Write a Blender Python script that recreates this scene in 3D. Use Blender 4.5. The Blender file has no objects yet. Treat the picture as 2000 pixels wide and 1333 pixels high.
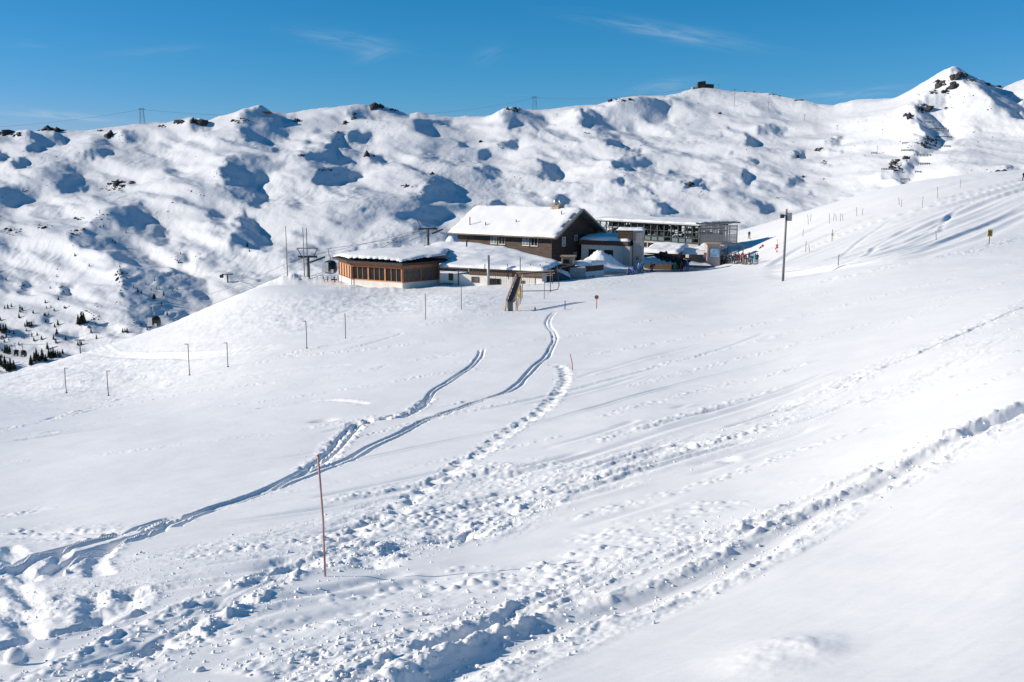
import bpy, bmesh, math, random
import numpy as np
from mathutils import Vector, Matrix

sc = bpy.context.scene
COL = sc.collection
R = math.radians
rng = np.random.default_rng(7)
random.seed(7)

# ------------------------------------------------------------------ camera
F = 1944.0                      # focal length in photo pixels (2000 wide)
PITCH = math.atan((666.5 - 330.0) / F)
cam_d = bpy.data.cameras.new('camera')
cam_d.sensor_width = 36.0
cam_d.lens = 36.0 * F / 2000.0
cam_d.clip_start = 0.3
cam_d.clip_end = 20000
cam = bpy.data.objects.new('camera', cam_d)
cam.location = (0, 0, 0)
cam.rotation_euler = (math.pi / 2 - PITCH, 0, 0)
COL.objects.link(cam)
sc.camera = cam

# ------------------------------------------------------------------ sky, sun, exposure
SUN_EL, SUN_AZ = R(23.0), R(0.5)          # elevation; degrees beyond due left
S = Vector((-math.cos(SUN_EL) * math.cos(SUN_AZ), math.cos(SUN_EL) * math.sin(SUN_AZ), math.sin(SUN_EL)))
world = bpy.data.worlds.new('World')
sc.world = world
world.use_nodes = True
wt = world.node_tree
wt.nodes.clear()
wo = wt.nodes.new('ShaderNodeOutputWorld')
bg = wt.nodes.new('ShaderNodeBackground')
bg.inputs['Strength'].default_value = 0.06
sky = wt.nodes.new('ShaderNodeTexSky')
sky.sky_type = 'NISHITA'
sky.sun_disc = False
sky.sun_elevation = SUN_EL
sky.sun_rotation = R(270) + SUN_AZ
sky.altitude = 2300
sky.air_density = 1.0
sky.dust_density = 0.0
sky.ozone_density = 3.2
def wn(t, **k):
    n = wt.nodes.new(t)
    for a, b in k.items(): setattr(n, a, b)
    return n
def wmath(op, a, b=None, clamp=False):
    n = wn('ShaderNodeMath', operation=op); n.use_clamp = clamp
    for i, v in enumerate((a, b)):
        if v is None: continue
        if isinstance(v, (int, float)): n.inputs[i].default_value = v
        else: wt.links.new(v, n.inputs[i])
    return n.outputs[0]
tc = wn('ShaderNodeTexCoord')
DIR = tc.outputs['Generated']
def px_dir(px, py):
    a = (px - 1000.0) / F; b = (666.5 - py) / F
    v = Vector((a, math.cos(PITCH) + b * math.sin(PITCH), -math.sin(PITCH) + b * math.cos(PITCH)))
    return v.normalized()
# thin cirrus streaks: soft elongated patches around fixed sky directions, broken up by stretched noise
def cirrus(px0, py0, px1, py1, halfwidth, strength, seed):
    a = px_dir(px0, py0); b = px_dir(px1, py1)
    mid = ((a + b) / 2).normalized(); ax = (b - a); hl = ax.length / 2; ax.normalize()
    side = ax.cross(mid).normalized()
    def dotv(v):
        n = wn('ShaderNodeVectorMath', operation='DOT_PRODUCT')
        wt.links.new(DIR, n.inputs[0]); n.inputs[1].default_value = v
        return n.outputs['Value']
    s = wmath('SUBTRACT', dotv(ax), mid.dot(ax)); w = wmath('SUBTRACT', dotv(side), mid.dot(side))
    cmb = wn('ShaderNodeCombineXYZ')
    wt.links.new(wmath('MULTIPLY', s, 14.0), cmb.inputs[0]); wt.links.new(wmath('MULTIPLY', w, 110.0), cmb.inputs[1])
    cmb.inputs[2].default_value = seed
    nz = wn('ShaderNodeTexNoise'); nz.inputs['Scale'].default_value = 1.6; nz.inputs['Detail'].default_value = 6; nz.inputs['Roughness'].default_value = .62
    nz.inputs['Distortion'].default_value = .5
    wt.links.new(cmb.outputs[0], nz.inputs['Vector'])
    s2 = wmath('DIVIDE', s, hl); w2 = wmath('DIVIDE', w, halfwidth / F)
    q = wmath('ADD', wmath('MULTIPLY', s2, s2), wmath('MULTIPLY', w2, w2))
    g = wmath('POWER', 2.718, wmath('MULTIPLY', q, -1.6))
    front = wmath('GREATER_THAN', dotv(mid), 0.5)
    n2 = wmath('MULTIPLY', wmath('SUBTRACT', nz.outputs['Fac'], .36), 3.0, True)
    return wmath('MULTIPLY', wmath('MULTIPLY', wmath('MULTIPLY', g, n2), front), strength)
cl = None
for args in ((570, 62, 800, 100, 16, .30, 1.), (690, 118, 770, 95, 14, .25, 2.), (1130, 35, 1500, 95, 16, .30, 3.),
             (1260, 55, 1460, 90, 14, .22, 4.), (-40, 212, 260, 240, 9, .55, 5.), (920, 125, 990, 92, 18, .14, 6.),
             (180, 112, 420, 92, 10, .12, 7.), (1220, 180, 1380, 158, 14, .3, 8.), (1540, 195, 1800, 170, 9, .3, 9.),
             (0, 85, 130, 88, 8, .1, 10.), (-600, 150, -200, 180, 30, .3, 11.), (2200, 90, 2700, 130, 30, .3, 12.)):
    c = cirrus(*args)
    cl = c if cl is None else wmath('ADD', cl, c)
mix = wn('ShaderNodeMix', data_type='RGBA')
sepc = wn('ShaderNodeSeparateColor'); wt.links.new(sky.outputs['Color'], sepc.inputs[0])
comc = wn('ShaderNodeCombineColor')                       # deep, dry high-mountain blue
for ch_, pw_, kk_ in ((0, 2.1, .13), (1, .83, 1.34), (2, .88, 1.78)):
    wt.links.new(wmath('MULTIPLY', wmath('POWER', sepc.outputs[ch_], pw_), kk_), comc.inputs[ch_])
gam = comc
wt.links.new(cl, mix.inputs['Factor'])
wt.links.new(gam.outputs[0], mix.inputs[6])
mix.inputs[7].default_value = (7.5, 9.0, 10.5, 1)
wt.links.new(mix.outputs[2], bg.inputs['Color'])
wt.links.new(bg.outputs[0], wo.inputs['Surface'])

sun_d = bpy.data.lights.new('sun', 'SUN')
sun_d.energy = 5.0
sun_d.angle = R(0.53)
sun_d.color = (1.0, 0.885, 0.735)
sun = bpy.data.objects.new('sun', sun_d)
sun.rotation_euler = S.to_track_quat('Z', 'Y').to_euler()
sun.location = S * 200
COL.objects.link(sun)

vs = sc.view_settings
vs.view_transform = 'Standard'; vs.look = 'None'; vs.gamma = 1.0; vs.use_curve_mapping = False
vs.exposure = 0.26
sc.render.engine = 'CYCLES'
sc.cycles.max_bounces = 8
sc.cycles.diffuse_bounces = 5

# ------------------------------------------------------------------ projection helpers
CP, SP = math.cos(PITCH), math.sin(PITCH)
def ray(px, py):                       # direction with y component 1
    a = (px - 1000.0) / F; b = (666.5 - py) / F
    yy = CP + b * SP
    return a / yy, (-SP + b * CP) / yy
def row_t(py):                         # downward slope of the ray through a row
    b = (666.5 - np.asarray(py, float)) / F
    return (SP - b * CP) / (CP + b * SP)
def t_row(t):                          # inverse of row_t
    t = np.asarray(t, float)
    b = (SP - t * CP) / (CP + t * SP)
    return 666.5 - b * F
def at(px, py, Y):
    u, v = ray(px, py)
    return Vector((u * Y, Y, v * Y))
def project(x, y, z):
    c = y * CP - z * SP; up = y * SP + z * CP
    return 1000 + F * x / c, 666.5 - F * up / c

# ------------------------------------------------------------------ noise
def _hash(ix, iy, seed):
    h = (ix.astype(np.int64) * 374761393 + iy.astype(np.int64) * 668265263 + seed * 1442695041) & 0xFFFFFFFF
    h = ((h ^ (h >> 13)) * 1274126177) & 0xFFFFFFFF
    h = (h ^ (h >> 16)) & 0xFFFFFF
    return h / float(0xFFFFFF)
def vnoise(x, y, seed=0):
    ix = np.floor(x); iy = np.floor(y); fx = x - ix; fy = y - iy
    fx = fx * fx * fx * (fx * (fx * 6 - 15) + 10); fy = fy * fy * fy * (fy * (fy * 6 - 15) + 10)
    a = _hash(ix, iy, seed); b = _hash(ix + 1, iy, seed); c = _hash(ix, iy + 1, seed); d = _hash(ix + 1, iy + 1, seed)
    return (a + (b - a) * fx) * (1 - fy) + (c + (d - c) * fx) * fy - 0.5
def fbm(x, y, octaves=4, seed=0, gain=.5):
    s = 0; amp = 1.0
    for o in range(octaves):
        ca, sa = math.cos(o * 1.3 + .4), math.sin(o * 1.3 + .4)
        s = s + amp * vnoise((x * ca - y * sa) * 2 ** o + 17.3 * o, (x * sa + y * ca) * 2 ** o + 9.1 * o, seed + o)
        amp *= gain
    return s
def fbm_a(x, y, octaves=4, seed=0, gain=.5):      # keeps the grain direction
    s = 0; amp = 1.0
    for o in range(octaves):
        s = s + amp * vnoise(x * 2 ** o + 17.3 * o, y * 2 ** o + 9.1 * o, seed + o); amp *= gain
    return s
def lumps(x, y, seed=0, rad=.62, dens=1.0):
    """rounded clods: 0..1 domes scattered one per lattice cell"""
    ix = np.floor(x); iy = np.floor(y); out = np.zeros_like(x)
    for dx in (-1, 0, 1):
        for dy in (-1, 0, 1):
            jx, jy = ix + dx, iy + dy
            cx = jx + _hash(jx, jy, seed); cy = jy + _hash(jx, jy, seed + 11)
            rr = rad * (.35 + .65 * _hash(jx, jy, seed + 23)); keep = _hash(jx, jy, seed + 31) < dens
            d2 = ((x - cx) ** 2 + (y - cy) ** 2) / rr ** 2
            out = np.maximum(out, np.where(keep, np.clip(1 - d2, 0, 1) * rr / rad, 0))
    return out
def sstep(a, b, x):
    t = np.clip((x - a) / (b - a), 0, 1); return t * t * (3 - 2 * t)

# ------------------------------------------------------------------ materials
def mat(name, color, rough=.7, var=.12, scale=3.0, metallic=0.0, bump=0.0, bscale=None, spec=.3, stretch=(1, 1, 1), detail=5):
    m = bpy.data.materials.new(name); m.use_nodes = True
    nt = m.node_tree; b = nt.nodes['Principled BSDF']
    b.inputs['Roughness'].default_value = rough; b.inputs['Metallic'].default_value = metallic
    b.inputs['Specular IOR Level'].default_value = spec
    tcn = nt.nodes.new('ShaderNodeTexCoord'); mp = nt.nodes.new('ShaderNodeMapping'); mp.inputs['Scale'].default_value = stretch
    nt.links.new(tcn.outputs['Object'], mp.inputs['Vector'])
    nz = nt.nodes.new('ShaderNodeTexNoise'); nz.inputs['Scale'].default_value = scale; nz.inputs['Detail'].default_value = detail
    nt.links.new(mp.outputs['Vector'], nz.inputs['Vector'])
    rp = nt.nodes.new('ShaderNodeValToRGB')
    lo = [max(0, c * (1 - 1.6 * var)) for c in color]; hi = [min(1, c * (1 + 1.6 * var)) for c in color]
    rp.color_ramp.elements[0].position = .3; rp.color_ramp.elements[1].position = .7
    rp.color_ramp.elements[0].color = (*lo, 1); rp.color_ramp.elements[1].color = (*hi, 1)
    nt.links.new(nz.outputs['Fac'], rp.inputs['Fac']); nt.links.new(rp.outputs['Color'], b.inputs['Base Color'])
    if bump:
        n2 = nt.nodes.new('ShaderNodeTexNoise'); n2.inputs['Scale'].default_value = bscale or scale * 3; n2.inputs['Detail'].default_value = 6
        nt.links.new(mp.outputs['Vector'], n2.inputs['Vector'])
        bp = nt.nodes.new('ShaderNodeBump'); bp.inputs['Strength'].default_value = 1.0; bp.inputs['Distance'].default_value = bump
        nt.links.new(n2.outputs['Fac'], bp.inputs['Height']); nt.links.new(bp.outputs['Normal'], b.inputs['Normal'])
    return m
M = {}
def snow_mat(name, bumps, color=(.83, .845, .87), sss=0.0):
    m = bpy.data.materials.new(name); m.use_nodes = True
    nt = m.node_tree; b = nt.nodes['Principled BSDF']
    b.inputs['Roughness'].default_value = .55; b.inputs['Specular IOR Level'].default_value = .18
    tcn = nt.nodes.new('ShaderNodeTexCoord')
    # faint tone changes: wind crust, old and new snow
    n0 = nt.nodes.new('ShaderNodeTexNoise'); n0.inputs['Scale'].default_value = bumps[0][0] * .15; n0.inputs['Detail'].default_value = 6
    nt.links.new(tcn.outputs['Object'], n0.inputs['Vector'])
    rp = nt.nodes.new('ShaderNodeValToRGB')
    rp.color_ramp.elements[0].position = .3; rp.color_ramp.elements[1].position = .7
    rp.color_ramp.elements[0].color = (*[c * .965 for c in color], 1); rp.color_ramp.elements[1].color = (*[min(.93, c * 1.025) for c in color], 1)
    nt.links.new(n0.outputs['Fac'], rp.inputs['Fac']); nt.links.new(rp.outputs['Color'], b.inputs['Base Color'])
    prev = None
    for sc_, dist, stretch in bumps:
        mp = nt.nodes.new('ShaderNodeMapping'); mp.inputs['Scale'].default_value = stretch
        mp.inputs['Rotation'].default_value = (0, 0, R(-28) if stretch != (1, 1, 1) else 0)
        nt.links.new(tcn.outputs['Object'], mp.inputs['Vector'])
        n = nt.nodes.new('ShaderNodeTexNoise'); n.inputs['Scale'].default_value = sc_; n.inputs['Detail'].default_value = 5
        n.inputs['Roughness'].default_value = .6
        nt.links.new(mp.outputs['Vector'], n.inputs['Vector'])
        bp = nt.nodes.new('ShaderNodeBump'); bp.inputs['Distance'].default_value = dist; bp.inputs['Strength'].default_value = 1
        nt.links.new(n.outputs['Fac'], bp.inputs['Height'])
        if prev: nt.links.new(prev, bp.inputs['Normal'])
        prev = bp.outputs['Normal']
    nt.links.new(prev, b.inputs['Normal'])
    return m
M['snow'] = snow_mat('snow', [(.9, .022, (.35, 1.2, 1)), (7., .005, (.5, 1.3, 1)), (45., .0012, (1, 1, 1))])
M['snow_far'] = snow_mat('mountain_snow', [(.05, .8, (1, 1, 1)), (.2, .3, (1, 1, 1))], color=(.655, .685, .735))  # distance haze and weaker grazing light put into this greyer, bluer base colour
M['roof_snow'] = snow_mat('roof_snow', [(.7, .06, (1, 1, 1)), (5., .02, (1, 1, 1))])

# ------------------------------------------------------------------ object helpers
def tag(o, label=None, cat=None, group=None, kind=None):
    if label: o['label'] = label
    if cat: o['category'] = cat
    if group: o['group'] = group
    if kind: o['kind'] = kind
    return o
def grid_mesh(name, X, Y, Z, material, smooth=True):
    nr, nc = X.shape
    me = bpy.data.meshes.new(name)
    co = np.stack([X, Y, Z], -1).reshape(-1, 3).astype(np.float32)
    i = np.arange(nr * nc).reshape(nr, nc)
    q = np.stack([i[:-1, :-1], i[:-1, 1:], i[1:, 1:], i[1:, :-1]], -1).reshape(-1, 4)
    me.vertices.add(len(co)); me.vertices.foreach_set('co', co.ravel())
    me.loops.add(q.size); me.loops.foreach_set('vertex_index', q.ravel().astype(np.int32))
    me.polygons.add(len(q)); me.polygons.foreach_set('loop_start', (np.arange(len(q)) * 4).astype(np.int32))
    me.polygons.foreach_set('loop_total', np.full(len(q), 4, np.int32))
    if smooth: me.polygons.foreach_set('use_smooth', np.ones(len(q), bool))
    me.update(calc_edges=True)
    me.materials.append(material)
    o = bpy.data.objects.new(name, me); COL.objects.link(o)
    return o
# ------------------------------------------------------------------ the near slope
CT = {  # photo column: (row, distance) pairs that give the lie of the land
 -500: [(1333,9.5),(1130,15),(1000,24),(900,36),(850,48),(800,78),(778,100),(765,125)],
 0:    [(1500,6),(1333,8.5),(1130,15),(1000,25),(900,37),(860,45),(800,70),(768,92),(735,132)],
 250:  [(1333,8.4),(1000,22.5),(860,40),(775,75),(735,92),(700,112),(678,128),(660,145)],
 150:  [(735,98),(712,118),(693,138)],
 370:  [(655,118),(632,135),(616,148)],
 500:  [(1500,5.6),(1333,8.3),(1130,13.8),(1000,21),(900,30),(800,48),(700,82),(640,107),(590,135),(562,152)],
 750:  [(1333,8.2),(1000,20),(800,42),(700,70),(630,98),(585,130),(565,150)],
 900: [(600,103),(575,126),(562,146)],
 1000: [(1500,5.4),(1333,8.0),(1130,13.2),(1000,19),(900,26),(800,38),(700,62),(640,84),(603,101),(572,128),(558,143),(551,152)],
 1160: [(700,58),(600,98),(560,128),(537,168),(524,190)],
 1250: [(1333,7.6),(1000,17),(800,34),(700,55),(600,92),(560,125),(533,165),(520,195)],
 1400: [(600,88),(560,115),(530,158),(518,190)],
 1500: [(1500,5.0),(1333,7.1),(1130,10.9),(1000,15.2),(900,20.5),(800,30),(700,48),(600,80),(550,112),(515,150),(480,190),(436,265)],
 1750: [(1333,6.7),(1000,13),(800,23),(600,60),(500,105),(450,150),(400,190),(364,235)],
 2000: [(1500,4.6),(1333,6.3),(1130,8.8),(1000,11.3),(900,14),(800,17.5),(700,25),(600,42),(480,100),(420,150),(360,190),(332,225)],
 2500: [(1333,5.8),(1000,9.8),(800,15),(600,35),(450,95),(350,180),(300,225)],
}
HID = {  # (distance, height) behind the visible edge
 -500: [(200,-62),(300,-135),(430,-215)], 0: [(200,-62),(300,-130),(430,-205)], 250: [(210,-52),(300,-110),(430,-190)], 500: [(200,-34),(260,-70),(430,-175)],
 750: [(185,-20.5),(240,-36),(330,-90),(430,-160)], 1000: [(190,-18.5),(240,-26),(330,-75),(430,-140)], 1250: [(225,-19),(270,-24),(350,-60),(430,-110)],
 1500: [(300,-19),(360,-40),(430,-75)], 1750: [(275,-6),(340,-25),(430,-65)], 2000: [(262,-2),(330,-20),(430,-60)], 2500: [(262,6),(330,-10),(430,-50)],
}
cu, cv, ctv = [], [], []
for px, rows in CT.items():
    for py, Yd in rows:
        u, v = ray(px, py); cu.append(u); cv.append(math.log(Yd)); ctv.append(-v)
for px, rows in HID.items():
    for Yd, z in rows:
        cu.append(ray(px, 600)[0]); cv.append(math.log(Yd)); ctv.append(-z / Yd)
cu = np.array(cu) * 2.2; cv = np.array(cv); ctv = np.array(ctv)
def tps_k(d2): return np.where(d2 > 1e-12, .5 * d2 * np.log(np.maximum(d2, 1e-12)), 0)
nC = len(cu)
K = tps_k((cu[:, None] - cu) ** 2 + (cv[:, None] - cv) ** 2) + np.eye(nC) * 6e-4
Pm = np.stack([np.ones(nC), cu, cv], 1)
A = np.block([[K, Pm], [Pm.T, np.zeros((3, 3))]])
W = np.linalg.solve(A, np.concatenate([ctv, np.zeros(3)]))
def t_surf(u, v):                      # -z/y of the smooth slope
    u = np.clip(np.asarray(u, float), -.72, .72) * 2.2; v = np.maximum(np.asarray(v, float), math.log(3.2))
    out = W[nC] + W[nC + 1] * u + W[nC + 2] * v
    for k in range(nC):
        out = out + W[k] * tps_k((u - cu[k]) ** 2 + (v - cv[k]) ** 2)
    return out
def ground_z(x, y):
    y = np.asarray(y, float); return -t_surf(np.asarray(x, float) / y, np.log(y)) * y
def hit(px, py):
    """where the ray through a photo pixel meets the near slope"""
    u, v = ray(px, py)
    vv = np.linspace(math.log(4.0), math.log(330), 500)
    d = t_surf(np.full(500, u), vv) + v          # ray is above ground while > 0
    k = np.where(d <= 0)[0]
    if len(k) == 0 or k[0] == 0:
        j = int(np.argmin(d)); Yd = math.exp(vv[j])
    else:
        j = k[0]; f = d[j - 1] / (d[j - 1] - d[j]); Yd = math.exp(vv[j - 1] + f * (vv[1] - vv[0]))
    return Vector((u * Yd, Yd, v * Yd))

# grid: dense across the view, widening outside it
uu = np.concatenate([-.58 - np.geomspace(.004, 1.0, 36)[::-1], np.linspace(-.58, .58, 1010), .58 + np.geomspace(.004, 1.0, 36)])
dens_v = [(math.log(2.5), 30), (math.log(5), 160), (math.log(7), 280), (math.log(12), 290), (math.log(25), 265), (math.log(50), 180), (math.log(110), 140), (math.log(200), 110), (math.log(240), 40), (math.log(440), 25)]
fine = np.linspace(dens_v[0][0], dens_v[-1][0], 4000)
dn = np.interp(fine, [a for a, b in dens_v], [b for a, b in dens_v]); cum = np.concatenate([[0], np.cumsum((dn[1:] + dn[:-1]) / 2 * np.diff(fine))])
vvr = np.interp(np.arange(0, cum[-1], 1.0), cum, fine)
NV, NU = len(vvr), len(uu)
UU, VV = np.meshgrid(uu, vvr)
GY = np.exp(VV); GX = UU * GY
GZ = -t_surf(UU, VV) * GY
print('ground grid', NU, NV)
BASEZ = GZ.copy()
# long soft undulation and wind ripples
near = 1 / (1 + (GY / 60.0) ** 2)
GZ += .10 * fbm(GX / 9, GY / 9, 3, 3) * sstep(5, 20, GY) + .035 * fbm(GX / 2.2, GY / 2.2, 3, 9) + .5 * fbm(GX / 45, GY / 45, 2, 5) * sstep(60, 120, GY) * .5
SLX, SLY = math.cos(R(30)), math.sin(R(30))
GZ += .010 * fbm_a((GX * SLX + GY * SLY) / 1.8, (-GX * SLY + GY * SLX) / .4, 4, 19, .6) * near     # old ski lines run this way
A1 = GX * SLX + GY * SLY; A2 = -GX * SLY + GY * SLX

def catmull(pts, n=8):
    P = [np.array(p[:2], float) for p in pts]; P = [2 * P[0] - P[1]] + P + [2 * P[-1] - P[-2]]; out = []
    for i in range(1, len(P) - 2):
        for k in range(n):
            t = k / n
            out.append(.5 * ((2 * P[i]) + (-P[i - 1] + P[i + 1]) * t + (2 * P[i - 1] - 5 * P[i] + 4 * P[i + 1] - P[i + 2]) * t * t + (-P[i - 1] + 3 * P[i] - 3 * P[i + 1] + P[i + 2]) * t ** 3))
    out.append(P[-2]); return np.array(out)
def path_field(pix, reach, n=7, world=None):
    """signed distance to and length along a trail given by photo points, laid on the slope"""
    pts = [hit(*p) for p in pix] if world is None else world
    c = catmull(pts, n)
    seg = np.diff(c, axis=0); L = np.concatenate([[0], np.cumsum(np.hypot(seg[:, 0], seg[:, 1]))])
    D = np.full((NV, NU), 1e9); SG = np.zeros((NV, NU)); AL = np.zeros((NV, NU))
    for k in range(len(seg)):
        p, q = c[k], c[k + 1]; d = q - p; l2 = d @ d
        if l2 < 1e-9: continue
        y0 = min(p[1], q[1]) - reach; y1 = max(p[1], q[1]) + reach
        y0 = max(y0, 2.6)
        if y1 <= y0: continue
        i0 = np.searchsorted(vvr, math.log(y0)) - 1; i1 = np.searchsorted(vvr, math.log(y1)) + 1
        xs0 = min(p[0], q[0]) - reach; xs1 = max(p[0], q[0]) + reach
        u0 = min(xs0 / y0, xs0 / y1); u1 = max(xs1 / y0, xs1 / y1)
        j0 = np.searchsorted(uu, u0) - 1; j1 = np.searchsorted(uu, u1) + 1
        i0, j0 = max(i0, 0), max(j0, 0); i1, j1 = min(i1, NV), min(j1, NU)
        if i1 <= i0 or j1 <= j0: continue
        x = GX[i0:i1, j0:j1] - p[0]; y = GY[i0:i1, j0:j1] - p[1]
        t = np.clip((x * d[0] + y * d[1]) / l2, 0, 1)
        dd = np.hypot(x - t * d[0], y - t * d[1]); cr = np.sign(d[0] * y - d[1] * x)
        sub = D[i0:i1, j0:j1]; m = dd < sub
        sub[m] = dd[m]; SG[i0:i1, j0:j1][m] = cr[m]; AL[i0:i1, j0:j1][m] = (L[k] + t * math.sqrt(l2))[m]
    return D, SG, AL, L[-1], c
CLODS = []                                     # (curve, halfwidth, size, count) for loose clods
def carve(pix, profile, reach, clods=None, **k):
    D, SG, AL, LT, c = path_field(pix, reach, **k)
    m = D < reach
    if m.any():
        x, y, s, al = GX[m], GY[m], (D * SG)[m], AL[m]
        fade = sstep(0, .04 * LT, al) * sstep(0, .04 * LT, LT - al)
        edge = 1 - sstep(reach * .75, reach, D[m])
        GZ[m] += profile(x, y, s, al, LT) * fade * edge
    if clods: CLODS.append((c,) + clods)
def groove(s, c, w, p=4): return np.exp(-np.abs((s - c) / w) ** p)

def smooth_groove(d, w):
    return lambda x, y, s, al, LT: -d * (groove(s, 0, w, 2) - .6 * groove(s, w * 1.7, w * .6, 2)) * (.6 + .8 * (vnoise(al / 14, al * 0 + d * 90, 9) + .5))
def ski_pair(depth=.13, sep=.22, w=.12, rough=.04, seed=1):
    depth *= .5; sep *= .72; w *= .6; rough *= .35
    def f(x, y, s, al, LT):
        wob = .03 * fbm(al / 2.4, al * 0 + .3, 3, seed)
        open_ = 1 + .5 * vnoise(al / 3.0, al * 0, seed + 5)
        g = groove(s, sep * open_ + wob, w) + groove(s, -sep * open_ + wob, w)
        ch = .6 * lumps(x / .17, y / .17, seed, dens=.5)
        patch = sstep(-.05, .25, vnoise(al / 2.5, al * 0 + 3, seed + 7))
        berm = np.exp(-((np.abs(s) - sep * 2.1) / (w * 1.1)) ** 2)
        mid = np.exp(-(s / (sep * 1.2)) ** 4)
        return -depth * np.minimum(g, 1.15) - .2 * depth * mid * patch + rough * ch * (berm * 1.3 + mid * (.5 + patch))
    return f
def boots(depth=.17, w=.24, rough=.06, seed=2, step=.62):
    depth *= .7; rough *= .5; w *= .75
    def f(x, y, s, al, LT):
        wob = .09 * vnoise(al / 1.1, al * 0, seed)
        hole = .55 + .45 * np.sin(al / step * 2 * math.pi + 2 * vnoise(al / 2.0, al * 0, seed + 3))
        side = .11 * np.sign(np.sin(al / step * math.pi))
        g = groove(s, wob + side, w, 3)
        ch = lumps(x / .2, y / .2, seed, dens=.85) + .5 * lumps(x / .11, y / .11, seed + 1)
        skirt = np.exp(-((np.abs(s) - w * 1.7) / (w * .9)) ** 2)
        return -depth * g * hole + rough * ch * (skirt + .5 * g)
    return f
def rut(depth, w, c=0.0, rough=.05, seed=3, berm=.05, gap=0):
    depth *= .5; rough *= .5; w *= 1.15
    def f(x, y, s, al, LT):
        cc = c + .16 * fbm(al / 2.6, al * 0, 2, seed) + .05 * fbm(al / .35, al * 0 + 4, 3, seed + 12)
        ww = w * (1 + .5 * vnoise(al / 1.7, al * 0 + 2, seed + 2))
        dp = depth * (1 + .4 * vnoise(al / 2.1, al * 0 + 5, seed + 4))
        if gap: dp = dp * sstep(-gap, -gap + .18, vnoise(al / 3.2, al * 0 + 8, seed + 6))
        g = groove(s, cc, ww, 2.6)
        ch = lumps(x / .24, y / .24, seed) + .6 * lumps(x / .12, y / .12, seed + 1)
        bm = np.exp(-((s - cc - ww * 1.5) / (w * .6)) ** 2) + np.exp(-((s - cc + ww * 1.5) / (w * .6)) ** 2)
        nz = fbm_a(al / 1.6, s / .12, 3, seed + 3, .5); jag_ = fbm_a(al / .42, s / .2, 3, seed + 8, .5); on_ = .25 + .75 * sstep(-.1, .2, vnoise(al / 2.3, al * 0 + 6, seed + 14))
        return -dp * g + berm * bm * (.5 + .5 * ch) * (.6 + 1.4 * np.maximum(jag_, -.3)) + .35 * rough * ch * bm + .8 * rough * nz * g + .8 * rough * jag_ * bm * on_
    return f
def band(amp, half, seed=4, sz=.22, off=0.0, dens=.9):
    def f(x, y, s, al, LT):
        hw = half * (1 + .5 * vnoise(al / 5, al * 0, seed))
        e = 1 - sstep(hw * .45, hw * 1.1, np.abs(s - off) + .35 * half * vnoise(x * 1.3, y * 1.3, seed + 5))
        xa = al; ya = s; ch = .4 * lumps(x / sz, y / sz, seed, dens=dens) + .35 * lumps(x / (sz * .5), y / (sz * .5), seed + 1, dens=dens) + 1.5 * (.25 - np.abs(fbm_a(xa / 1.1, ya / .42, 5, seed + 2, .58))) + 1.3 * fbm_a(xa / 2.2, ya / .6, 3, seed + 6) + .35 * fbm_a(xa / .2, ya / .13, 2, seed + 16)
        patch = .35 + 1.1 * sstep(-.22, .25, fbm(x / 2.2, y / 2.2, 2, seed + 9))
        return .34 * amp * ch * e * patch
    return f
def both(*fs): return lambda *a: sum(f(*a) for f in fs)

# -- big rut that crosses the right foreground
P_A = [(2150,745),(2000,800),(1900,848),(1790,905),(1700,955),(1630,985),(1560,1030),(1470,1078),(1380,1125),(1280,1163),(1150,1212),(1020,1262),(900,1310),(780,1370),(640,1440)]
carve(P_A, both(rut(.26, .25, -.10, .05, 31, .06), band(.05, .3, 33, .2, .55)), 1.3, (.45, .055, 700))
P_A2 = [(2150,730),(2000,790),(1850,855),(1740,900),(1620,962),(1500,1015),(1400,1050),(1270,1100),(1130,1150),(1000,1205),(850,1270),(700,1340),(600,1390)]
carve(P_A2, rut(.2, .15, 0, .07, 41, .05, .12), 1.0, (.4, .05, 500))
carve([(1560,985),(1450,1030),(1330,1070),(1200,1110),(1060,1175),(900,1240),(740,1290),(560,1370)], band(.075, .75, 43, .2, dens=.65), 1.4, (.8, .05, 420))
carve([(1700,497),(1750,476),(1790,462),(1830,440),(1880,402),(1960,372),(2040,352)], smooth_groove(.09, .4), 2.0)
carve([(1610,520),(1690,500),(1712,480),(1770,448),(1850,412),(1960,380),(2040,366)], smooth_groove(.09, .35), 2.0)
carve([(1838,450),(1846,432),(1870,410),(1930,386),(2040,360)], smooth_groove(.08, .35), 2.0)
carve([(1560,520),(1640,500),(1680,470),(1740,430),(1800,404),(1900,372)], smooth_groove(.08, .35), 2.0)
# heap of broken snow, lower left of centre
carve([(1000,1180),(880,1200),(760,1230),(640,1290),(520,1330)], band(.10, .85, 47, .28, dens=.55), 1.5, (.8, .07, 260))
carve([(1010,1110),(850,1165),(700,1210),(560,1255),(420,1290)], band(.035, .5, 48, .2, dens=.4), 1.0, (.5, .035, 120))
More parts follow.
